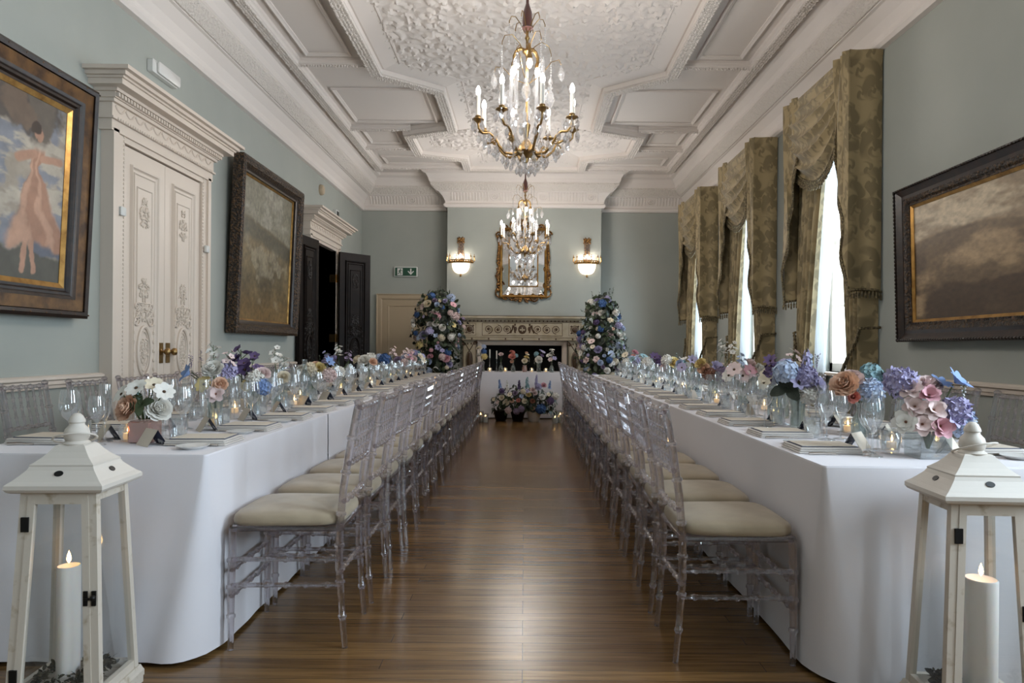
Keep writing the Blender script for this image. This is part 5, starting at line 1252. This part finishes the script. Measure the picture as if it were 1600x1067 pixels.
bouquet(1.46, 3.86, 'tall', [('hydrangea', 'purple', -.05, -.02, .25, .06), ('hydrangea', 'lilac', .0, -.05, .28, .05), ('hydrangea', 'blue', .05, -.04, .22, .055), ('orchid', 'blush', .06, .0, .29, .06), ('cosmos', 'white', .08, .03, .37, .038), ('clematis', 'purple', -.08, -.03, .32, .04), ('cosmos', 'cream', -.1, -.03, .24, .042), ('cosmos', 'cream', -.12, -.04, .2, .04), ('leaf_sprig', 'darkleaf', -.03, .02, .3, .03)], 'clear vase holding the purple hydrangea on the window-side table', 'purple and blue hydrangea heads with cream cosmos')
bouquet(1.47, 4.6, 'tall', [('cosmos', 'blush', -.07, -.04, .25, .05), ('cosmos', 'blush', -.02, -.06, .21, .05), ('cosmos', 'pink', .03, -.05, .24, .046), ('cosmos', 'white', -.1, -.02, .21, .045), ('peony', 'white', .11, -.03, .24, .055), ('rose', 'blush', .06, .02, .29, .045), ('orchid', 'pale', .0, .03, .28, .05), ('broad_leaf', 'leaf', .05, -.02, .18, .05)], 'clear vase holding blush cosmos on the window-side table', 'blush and pink cosmos beside a large white rose')
bouquet(1.42, 5.15, 'tall', [('rose', 'peach', -.08, -.04, .24, .045), ('rose', 'yellow', -.1, -.02, .28, .042), ('puff', 'rust', -.04, -.05, .2, .045), ('puff', 'mauve', .05, -.04, .2, .055), ('anemone', 'lilac', .02, -.02, .25, .05), ('orchid', 'white', .08, .03, .38, .055), ('orchid', 'white', .15, .02, .37, .05), ('leaf_sprig', 'white', .14, .02, .28, .04), ('leaf_sprig', 'darkleaf', -.03, .0, .24, .04)], 'clear vase holding peach roses and a tall white spray on the window-side table', 'peach roses and mauve bloom under a tall white spray')
bouquet(1.44, 5.95, 'tall', rnd(['pale', 'white', 'lilac', ('leaf_sprig', 'mauve'), 'pale'], 9, .34, .13, 7, (.034, .05)), 'clear vase holding pale blue sprays on the window-side table', 'pale blue and white sprays before the farthest window')
bouquet(1.46, 6.85, 'tall', [('rose', 'yellow', .03, -.05, .25, .06), ('puff', 'white', -.04, -.03, .27, .05), ('puff', 'teal', .1, -.03, .22, .055), ('rose', 'blush', -.07, -.04, .2, .04), ('anemone', 'white', .11, .02, .26, .045), ('leaf_sprig', 'teal', .07, .03, .26, .04)], 'clear vase holding the yellow rose on the window-side table', 'single yellow rose with white and teal blooms')
bouquet(1.44, 7.6, 'tall', [('clematis', 'purple', .0, -.03, .29, .06), ('puff', 'purple', .05, 0, .25, .05), ('puff', 'white', -.08, -.02, .24, .05), ('leaf_sprig', 'darkleaf', .03, .02, .27, .04)], 'clear vase holding dark purple clematis on the window-side table', 'dark purple clematis with one white puff')
bouquet(1.43, 8.4, 'tall', rnd(['teal', 'pale', ('leaf_sprig', 'teal'), 'white', 'teal'], 9, .33, .14, 9, (.035, .055)), 'clear vase holding teal blooms on the window-side table', 'dusty teal blooms low among the glasses')
bouquet(1.44, 9.25, 'tall', [('rose', 'pink', .05, -.03, .34, .045), ('anemone', 'coral', .03, .0, .28, .04), ('cosmos', 'cream', -.08, -.02, .3, .05), ('puff', 'lilac', .06, -.04, .22, .055), ('puff', 'white', -.06, -.04, .2, .055), ('hydrangea', 'pale', .0, -.02, .24, .05), ('leaf_sprig', 'leaf', -.02, .02, .26, .04)], 'clear vase holding the bright pink flower on the window-side table', 'bright pink flower above lilac and white blooms')
# ------------------------------------------------------------------ head table dressing
HY = 10.98
def hx(px): return (px-820)/1067*HY
def taper(x, y, label, h):
    e = empty('glass_candlestick', (x, y, TH+.0004), 0, label, 'candlestick')
    MB().lathe([(.036, 0), (.034, .006), (.01, .012), (.008, .03), (.014, .04), (.008, .05), (.007, h*.55), (.012, h*.58), (.009, h*.6), (.017, h*.64), (.014, h*.66)], 12).build('stand', M['glassthick'], e)
    MB().lathe([(.0105, h*.62), (.0105, h*.99), (.0, h)], 10).build('taper_candle', M['candletube'], e)
taper(hx(765), HY+.06, 'tall glass candlestick at the exit sign end of the head table', .36); taper(hx(776), HY+.02, 'second glass candlestick on the head table, beside the pink-flower bottle', .34)
g = 'flowers on the head table'
bouquet(hx(783), HY-.02, 'bud', [('rose', 'blush', 0, -.01, .28, .04), ('leaf_sprig', 'leaf', .02, .02, .24, .03), ('leaf_sprig', 'leaf', -.03, .02, .26, .03)], 'clear bottle vase with one blush bloom on the head table', 'one blush bloom in a bottle vase on the head table', grp=g)
bouquet(hx(802), HY, 'bud', [('rose', 'coral', -.015, -.03, .25, .055), ('rose', 'coral', -.03, .02, .33, .03), ('puff', 'coral', .0, .02, .31, .028), ('rose', 'peach', -.02, -.02, .17, .03), ('leaf_sprig', 'leaf', .03, .03, .2, .03), ('puff', 'teal', .045, .0, .26, .03)], 'clear bud vase under the coral rose on the head table', 'large coral rose on the head table', grp=g)
bouquet(hx(820), HY-.01, 'amber', [('rose', 'cream', .0, -.04, .18, .045), ('rose', 'yellow', .03, .0, .24, .035), ('cosmos', 'cream', .04, .02, .28, .035), ('rose', 'peach', .03, .02, .31, .026), ('leaf_sprig', 'leaf', -.02, 0.02, .2, .03), ('leaf_sprig', 'white', .07, 0, .16, .035), ('leaf_sprig', 'white', -.03, -.02, .15, .03)], 'squat pink vase in the middle of the head table', 'cream and yellow blooms in the squat pink vase', grp=g)
bouquet(hx(842), HY, 'tall', [('peony', 'white', -.0, -.04, .2, .06), ('clematis', 'lilac', .06, .0, .31, .045), ('clematis', 'purple', .05, -.02, .26, .035), ('puff', 'teal', -.04, .01, .29, .035), ('anemone', 'lilac', .03, .03, .34, .03), ('leaf_sprig', 'white', -.07, -.02, .13, .03), ('leaf_sprig', 'teal', -.06, .02, .24, .03)], 'clear vase under the round white peony on the head table', 'round white peony with lilac clematis on the head table', grp=g)
bouquet(hx(862), HY-.02, 'bud', [('orchid', 'white', .0, .0, .28, .06), ('anemone', 'white', -.05, -.02, .26, .04), ('anemone', 'lilac', .04, -.03, .22, .04), ('anemone', 'blush', -.02, -.04, .2, .04), ('cosmos', 'white', .02, .02, .36, .03)], 'clear bud vase at the window end of the head table', 'white orchid and anemone cluster on the head table', grp=g)
bouquet(hx(754), HY+.0, 'tall', [('puff', 'yellow', .03, -.03, .24, .045), ('hydrangea', 'deep', .02, .0, .32, .045), ('puff', 'pale', .02, .0, .4, .035), ('rose', 'white', -.05, .0, .27, .045), ('rose', 'cream', -.06, -.02, .38, .045)], 'clear vase by the candlesticks on the head table', 'yellow and deep blue blooms by the candlesticks', grp=g)
for i, px in enumerate((766, 790, 831, 853)):
    e = empty('tealight_holder', (hx(px), HY-.085, TH+.0004), 0, f'lit tealight on the front edge of the head table, {ORD[i]} from the exit sign side', 'tealight', 'tealights on the head table')
    put(PM['globe'], 'glass_holder', e); t = put(PM['tl'], 'tealight', e); put(PM['fl'], 'flame', t)
# ---- flower bank on the floor
def leaf_mass(rg, n, fn, size=.05):
    mb = MB()
    for i in range(n):
        p, d = fn(rg); t = MB(); s = size*rg.uniform(.6, 1.4); petal(t, 0, s, s*.3, .5, -.1, 0, 0, 0, .2, 3, 1.1)
        mb.add(t.v, t.f, rg.randrange(2), True, Matrix.Translation(p) @ frame_to(d).to_4x4() @ Matrix.Rotation(rg.uniform(0, 6), 4, 'Z'))
    return mb
FY = 10.5
e = empty('flower_bank', (0, FY, 0), 0, 'low wide flower arrangement on the floor in front of the head table', 'flower arrangement')
rg = random.Random(21)
def f1(rg):
    q = rg.uniform(0, 2*pi); u = rg.random()**.5; x = .5*u*cos(q); y = .17*u*sin(q); z = .14+.4*rg.random()*(1-.5*u*u)
    return Vector((x, y, z)), Vector((x*1.5, y*3-.2, z-.1))
leaf_mass(rg, 520, f1, .07).build('foliage', [M['leaf'], M['darkleaf']], e)
for x, m in ((-.36, 'darkwood'), (-.1, 'darkwood'), (.15, 'lanterntop')):
    MB().lathe([(.075, 0), (.08, .01), (.115, .15), (.12, .155), (.105, .155), (.09, .12), (0, .12)], 18, M=Matrix.Translation((x, 0, 0))).build('pot', M[m], e)
def fp(px, py): return (740+px/8.206-820)/1067*FY, 1.12-(540+py/8.206-544)/1067*FY
for kind, col, px, py, r in (('peony', 'white', 880, 650, .055), ('peony', 'cream', 425, 720, .056), ('rose', 'cream', 660, 700, .045), ('rose', 'coral', 580, 690, .034), ('rose', 'cream', 370, 660, .045), ('rose', 'peach', 500, 700, .036), ('rose', 'pink', 900, 500, .048), ('hydrangea', 'deep', 865, 800, .08), ('hydrangea', 'purple', 985, 700, .06), ('rose', 'peach', 765, 790, .035), ('puff', 'blush', 455, 820, .05), ('rose', 'blush', 760, 560, .045), ('rose', 'blush', 790, 600, .04), ('rose', 'yellow', 710, 620, .04), ('anemone', 'pale', 620, 640, .04), ('puff', 'lilac', 830, 520, .05), ('puff', 'mauve', 560, 830, .05), ('puff', 'mauve', 620, 800, .05), ('delphinium', 'blue', 345, 540, .04), ('delphinium', 'white', 440, 560, .042), ('delphinium', 'teal', 690, 520, .045), ('delphinium', 'lilac', 805, 480, .04), ('delphinium', 'blue', 975, 540, .036), ('delphinium', 'purple', 590, 540, .038), ('puff', 'purple', 370, 580, .045), ('anemone', 'cream', 960, 620, .04), ('puff', 'white', 1050, 640, .055), ('anemone', 'blush', 320, 720, .035), ('rose', 'mauve', 540, 600, .042), ('cosmos', 'cream', 470, 620, .04), ('clematis', 'lilac', 690, 580, .04), ('anemone', 'cream', 270, 690, .035), ('puff', 'cream', 640, 580, .04), ('rose', 'rust', 760, 700, .04)):
    x, z = fp(px, py); place_bloom(e, kind, col, (x, -.16+.09*min(1, (x/.5)**2)+(.08 if kind in SPIKY else 0)-.03*rg.random(), z), r, (x*.7, -.6, .25+(z-.3)), None, rg)
for i, (x, y, h) in enumerate(((-.66, FY-.18, .17), (-.58, FY-.28, .14), (.46, FY-.3, .13), (.54, FY-.24, .19), (.64, FY-.18, .15))):
    e = empty('candle_holder', (x, y, 0), 0, f'floor candle in glass cylinder {("at the far end of", "close to", "close to", "in the trio by", "outermost of the trio by")[i]} the flower bank, {("door", "door", "window", "window", "window")[i]} side', 'candle', 'floor candles beside the flower bank')
    MB().lathe([(0, .004), (.042, 0), (.046, .006), (.046, h), (.043, h), (.043, .01), (0, .01)], 18, caps=False).build('glass_cylinder', M['glass'], e)
    c = MB().lathe([(.034, .011), (.034, h*.66), (.03, h*.67), (0, h*.66)], 14).build('candle', M['wax'], e); f = put(PM['fl'], 'flame', c); f.location = (0, 0, h*.66-.032)
# ---- tall floral columns either side of the hearth
def column(x, y, prof, label, seed, cols, top, plinth):
    e = empty('floral_column', (x, y, 0), 0, label, 'flower arrangement', 'floral columns by the mantelpiece'); rg = random.Random(seed)
    def rad(z):
        for (a, ra), (b, rb) in zip(prof, prof[1:]):
            if z <= b: return ra+(rb-ra)*(z-a)/(b-a)
        return prof[-1][1]
    z0, z1 = prof[0][0], prof[-1][0]
    def wob(q, z): return 1+.12*sin(2.3*q+z*6+seed)+.09*sin(5*q-z*11)
    MB().lathe([(.17, 0), (.17, .02), (.1, .04), (.1, z0+.1)], 14).build('plinth', M['darkwood'], e)
    mb = MB(); mb.lathe([(0, z0)]+[(r*.5, z) for z, r in prof]+[(0, z1)], 14); mb.build('moss_core', M['darkleaf'], e)
    def f2(rg):
        z = rg.uniform(z0, z1+.02); q = rg.uniform(0, 2*pi); r = rad(z)*wob(q, z)*rg.uniform(.6, 1.1); return Vector((r*cos(q), r*sin(q), z)), Vector((cos(q), sin(q), rg.uniform(-.3, .9)))
    leaf_mass(rg, 950, f2, .08).build('foliage', [M['leaf'], M['darkleaf']], e)
    n = 99; pts = []; tries = 0
    while len(pts) < n and tries < 12000:
        tries += 1; z = rg.uniform(z0+.02, z1-.02); q = -pi/2+rg.uniform(-1.75, 1.75); r = rad(z)*wob(q, z)*.95; s = rg.choice((.026, .034, .044, .052, .06, .07))
        p = Vector((r*cos(q), r*sin(q), z))
        if all((p-o).length > (s+t)*.74 for o, t in pts): pts.append((p, s))
    for p, s in pts:
        k = rg.choice(('rose', 'rose', 'rose', 'peony', 'anemone', 'puff', 'cosmos', 'hydrangea')); c = rg.choice(cols)
        if c in ('deep', 'purple'): k = 'hydrangea'
        place_bloom(e, k, c, p, s, (p.x, p.y-.05, .12+rg.uniform(-.1, .25)), None, rg)
    for i in range(14):
        z = rg.uniform(z0+.3, z1-.1); q = -pi/2+rg.uniform(-1.7, 1.7); r = rad(z)*.95; place_bloom(e, 'leaf_sprig', rg.choice(('leaf', 'darkleaf')), (r*cos(q), r*sin(q), z), rg.uniform(.045, .07), (cos(q)*6, sin(q)*3, 1), None, rg)
    for dx, dz, s in top: place_bloom(e, 'leaf_sprig', 'darkleaf', (dx, -.08, z1+dz), s, (dx*2.5, -.1, 1), None, rg)
column(-1.41, 11.1, [(.55, .25), (.8, .30), (1.1, .32), (1.5, .38), (1.75, .37), (1.92, .26), (2.0, .1)], 'tall column of roses in white, blue and blush beside the beige door', 31, ['white', 'blush', 'pale', 'lilac', 'white', 'cream', 'blush', 'deep', 'mauve', 'lilac', 'yellow', 'pale', 'pink'], ((.0, -.05, .07), (.04, .02, .05), (-.2, -.2, .06), (.3, -.3, .06), (-.33, -.4, .06), (-.37, -.65, .06), (.2, -.1, .05)), .5)
column(1.25, 11.1, [(.55, .33), (.8, .38), (1.05, .38), (1.3, .33), (1.6, .29), (1.85, .22), (1.95, .08)], 'tapering column of blue, lilac and cream roses on the window side of the hearth', 32, ['white', 'blush', 'pale', 'lilac', 'cream', 'lilac', 'white', 'deep', 'white', 'blush', 'peach', 'mauve', 'purple', 'cream', 'pale', 'white'], ((.1, .0, .08), (-.16, -.02, .06), (.16, .06, .06), (-.22, -.22, .05), (.26, -.3, .06), (.36, -.8, .09), (.38, -.95, .07), (-.05, .0, .05)), .5)
# ------------------------------------------------------------------ lanterns
def lantern(x, y, rz, mirror, label, clabel, mlabel, cr, cdx):
    e = empty('candle_lantern', (x, y, 0), rz, label, 'lantern', 'white floor lanterns')
    sx = -1 if mirror else 1
    hb, db, ht, dt = .137, .114, .110, .090; zb, zt = .06, .678
    def H(z): f = (z-zb)/(zt-zb); return hb+(ht-hb)*f, db+(dt-db)*f
    def loft(mb, rings, m=0):
        vs = []; fs = []
        for (a, b, z) in rings: vs += [(-a, -b, z), (a, -b, z), (a, b, z), (-a, b, z)]
        for i in range(len(rings)-1):
            for k in range(4): l = (k+1) % 4; fs.append((i*4+k, i*4+l, i*4+4+l, i*4+4+k))
        n = len(rings)*4; fs += [(3, 2, 1, 0), (n-4, n-3, n-2, n-1)]; mb.add(vs, fs, m, False)
    def bar(mb, p, q, w):
        (x0, y0, z0), (x1, y1, z1) = p, q; wx, wy = w
        mb.add([(x0-wx, y0-wy, z0), (x0+wx, y0-wy, z0), (x0+wx, y0+wy, z0), (x0-wx, y0+wy, z0), (x1-wx, y1-wy, z1), (x1+wx, y1-wy, z1), (x1+wx, y1+wy, z1), (x1-wx, y1+wy, z1)], [(3, 2, 1, 0), (4, 5, 6, 7), (0, 1, 5, 4), (1, 2, 6, 5), (2, 3, 7, 6), (3, 0, 4, 7)], 0, False)
    mb = MB(); loft(mb, [(.15, .127, .022), (.15, .127, .04), (.146, .123, .048), (.142, .119, .06)])
    for a in (-1, 1):
        for b in (-1, 1): mb.box(a*.122-.026, a*.122+.026, b*.1-.024, b*.1+.024, 0, .023)
    mb.build('base', M['lantern'], e)
    mb = MB()
    for a in (-1, 1):
        for b in (-1, 1): bar(mb, (a*(hb-.011), b*(db-.011), zb), (a*(ht-.011), b*(dt-.011), zt), (.011, .011))
    for z, w in ((zb+.012, .014), (zt-.014, .016)):
        h_, d_ = H(z)
        for b in (1,): bar(mb, (-h_+.01, b*(d_-.01), z-w*.8), (-h_+.01, b*(d_-.01), z+w*.8), (.001, .001))
        mb.box(-h_+.02, h_-.02, d_-.02, d_-.002, z-w, z+w); 
        for a in (-1, 1): mb.box(a*(h_-.011)-.009, a*(h_-.011)+.009, -d_+.02, d_-.02, z-w, z+w)
    mb.build('frame', M['lantern'], e)
    mb = MB()                                   # the hinged front door frame
    for a in (-1, 1): bar(mb, (a*(hb-.033), -db+.006, zb+.008), (a*(ht-.033), -dt+.006, zt-.004), (.0105, .008))
    for z, w in ((zb+.022, .016), (zt-.02, .018)):
        h_, d_ = H(z); mb.box(-h_+.034, h_-.034, -d_-.002, -d_+.013, z-w, z+w)
    dr = mb.build('door', M['lantern'], e)
    h1, d1_ = H(zb+.03); h2, d2_ = H(zt-.03)
    MB().add([(-h1+.04, -d1_+.006, zb+.03), (h1-.04, -d1_+.006, zb+.03), (h2-.04, -d2_+.006, zt-.03), (-h2+.04, -d2_+.006, zt-.03)], [(0, 1, 2, 3)], 0, False).build('glass_pane', M['lampglass'], dr)
    for (A, B, C, D) in (((-h1+.02, d1_-.01), (h1-.02, d1_-.01), (h2-.02, d2_-.01), (-h2+.02, d2_-.01)), ((h1-.01, -d1_+.02), (h1-.01, d1_-.02), (h2-.01, d2_-.02), (h2-.01, -d2_+.02)), ((-h1+.01, d1_-.02), (-h1+.01, -d1_+.02), (-h2+.01, -d2_+.02), (-h2+.01, d2_-.02))):
        MB().add([(*A, zb+.03), (*B, zb+.03), (*C, zt-.03), (*D, zt-.03)], [(0, 1, 2, 3)], 0, False).build('glass_pane', M['lampglass'], e)
    mb = MB(); hh, dd = .1425, .1185
    loft(mb, [(hh*f, dd*f, z) for f, z in ((.9, .675), (.96, .679), (1, .687), (1, .699), (.96, .704), (.9, .71), (.8, .724), (.70, .739), (.655, .75), (.66, .755), (.6, .761), (.5, .773), (.4, .789), (.31, .807), (.27, .811))])
    rf = mb.build('roof', M['lanterntop'], e, ang=30)
    for a, b in ((0, -1), (1, 0), (-1, 0), (0, 1)):
        q = Matrix.Translation((a*hh*.755, b*dd*.755, .731)) @ frame_to((a*.72, b*.72, .62)).to_4x4(); MB().lathe([(0, .002), (.0105, .002), (.0105, -.004)], 14, M=q @ Matrix.Diagonal((1.25, .9, 1, 1))).build('vent_shade_disc', M['black'], rf)  # black discs on the roof, painting the shade inside vent openings
    fm = Matrix.Translation((0, 0, 0)); mb = MB(); mb.lathe([(.036, .806), (.04, .812), (.03, .82), (.034, .826), (.037, .84), (.033, .856), (.022, .868), (.021, .874), (.024, .878), (.023, .884), (.017, .896), (.009, .904), (0, .906)], 18)
    fn = mb.build('finial', M['lanterntop'], rf)
    mb = MB(); mb.tube([(.062*cos(q), -.01+.05*sin(q), .828-.018*sin(q)+.01*cos(q)*sx) for q in np.linspace(0, 2*pi, 29)[:-1]], .0028, 6, closed=True); mb.build('wire_handle', M['lanterntop'], rf)
    for z in (.13, .58):
        h_, d_ = H(z); MB().box(-sx*(h_-.022)-.011, -sx*(h_-.022)+.011, -d_-.006, -d_+.0, z-.022, z+.022).build('hinge', M['black'], dr)
    z = .36; h_, d_ = H(z); mb = MB(); mb.box(sx*(h_-.034)-.006, sx*(h_-.034)+.006, -d_-.006, -d_, z-.022, z+.022).box(sx*(h_-.010)-.006, sx*(h_-.010)+.006, -d_-.006, -d_, z-.022, z+.022)
    mb.tube([(sx*(h_-.036), -d_-.01, z), (sx*(h_-.006), -d_-.01, z)], .004, 6).ball((sx*(h_-.008), -d_-.012, z+.004), .009, 8, 5); mb.build('latch', M['black'], dr)
    c = empty('pillar_candle', (x+cdx, y+.0, .062), 0, clabel, 'candle'); hgt = .365
    b = MB().lathe([(cr*.97, 0), (cr, .006), (cr, hgt-.004), (cr*.93, hgt), (cr*.6, hgt-.006), (0, hgt-.009)], 24).build('wax', M['wax'], c)
    MB().tube([(0, 0, hgt-.01), (.001, 0, hgt+.008)], .0013, 5).build('wick', M['black'], c)
    put(PM['fl'], 'flame', c, (0, 0, hgt+.003-.046), (0, 0, 0), 1.4).scale = (1.5, 1.5, 1.5); c.children[-1].location = (0, 0, hgt+.004-.033*1.5)
    rg = random.Random(5+sx)
    def f3(rg):
        while True:
            a, b2 = rg.uniform(-.088, .088), rg.uniform(-.066, .066)
            if math.hypot(a-cdx, b2) > cr+.026: break
        return Vector((a, b2, rg.uniform(0.02, .05))), Vector((rg.uniform(-1, 1), rg.uniform(-1, 1), 1))
    mo = leaf_mass(rg, 420, f3, .018); mb = mo
    tag(mb.build('moss', [M['moss'], M['moss']], None, (x, y, .061), (0, 0, rz)), mlabel, 'moss', None, 'stuff')
M['lampglass'] = glassy('lantern_glass', 'f0f2f2', .045, 0, .02, 'ffffff', .0, 1.5, .3)
lantern(-1.405, 2.145, radians(3), False, 'white wooden floor lantern standing before the end of the door-side table', 'slim white lit candle inside the lantern by the door-side table', 'dry moss around the candle in the lantern by the door-side table', .033, -.022)
lantern(1.372, 2.09, radians(-3), False, 'white wooden floor lantern standing before the end of the window-side table', 'thick white lit candle inside the lantern by the window-side table', 'dry moss around the candle in the lantern by the window-side table', .046, .03)
# ------------------------------------------------------------------ daylight and camera
w = bpy.data.worlds.new('sky'); SC.world = w; w.use_nodes = True
bg = w.node_tree.nodes['Background']; bg.inputs[0].default_value = (.80, .90, 1.0, 1); bg.inputs[1].default_value = 1.0
for a, b in HOLES:
    ld = bpy.data.lights.new('window_daylight', 'AREA'); ld.shape = 'RECTANGLE'; ld.size = b-a; ld.size_y = WZ1-WZ0; ld.color = (.80, .90, 1.0); ld.energy = SKY*pi*ld.size*ld.size_y
    o = bpy.data.objects.new('window_daylight', ld); COL.objects.link(o); o.location = (XR+.31, (a+b)/2, (WZ0+WZ1)/2)
    o.matrix_world = Matrix.Translation(o.location) @ Matrix(((0, 0, 1), (1, 0, 0), (0, 1, 0))).to_4x4()
cam = bpy.data.cameras.new('camera'); cam.sensor_width = 36; cam.lens = 24.0; cam.shift_x = -.0125; cam.shift_y = 10.5/1600; cam.clip_start = .05
co = bpy.data.objects.new('camera', cam); COL.objects.link(co)
co.matrix_world = Matrix.Translation((0, 0, 1.12)) @ Matrix.Rotation(pi/2, 4, 'X') @ Matrix.Rotation(radians(.45), 4, 'Z')
SC.camera = co
cy = SC.cycles
cy.max_bounces = 10; cy.diffuse_bounces = 4; cy.glossy_bounces = 5; cy.transmission_bounces = 9; cy.transparent_max_bounces = 32
cy.caustics_reflective = False; cy.caustics_refractive = False; cy.sample_clamp_indirect = 1.5; cy.sample_clamp_direct = 8; cy.use_denoising = True; cy.blur_glossy = 1.0
cy.denoiser = 'OPENIMAGEDENOISE'; cy.denoising_input_passes = 'RGB_ALBEDO_NORMAL'; cy.denoising_prefilter = 'ACCURATE'; cy.denoising_quality = 'HIGH'; cy.use_light_tree = True
cy.use_adaptive_sampling = False
vs_ = SC.view_settings; vs_.view_transform = 'Standard'; vs_.look = 'None'; vs_.exposure = EXPO; vs_.gamma = 1; vs_.use_curve_mapping = False
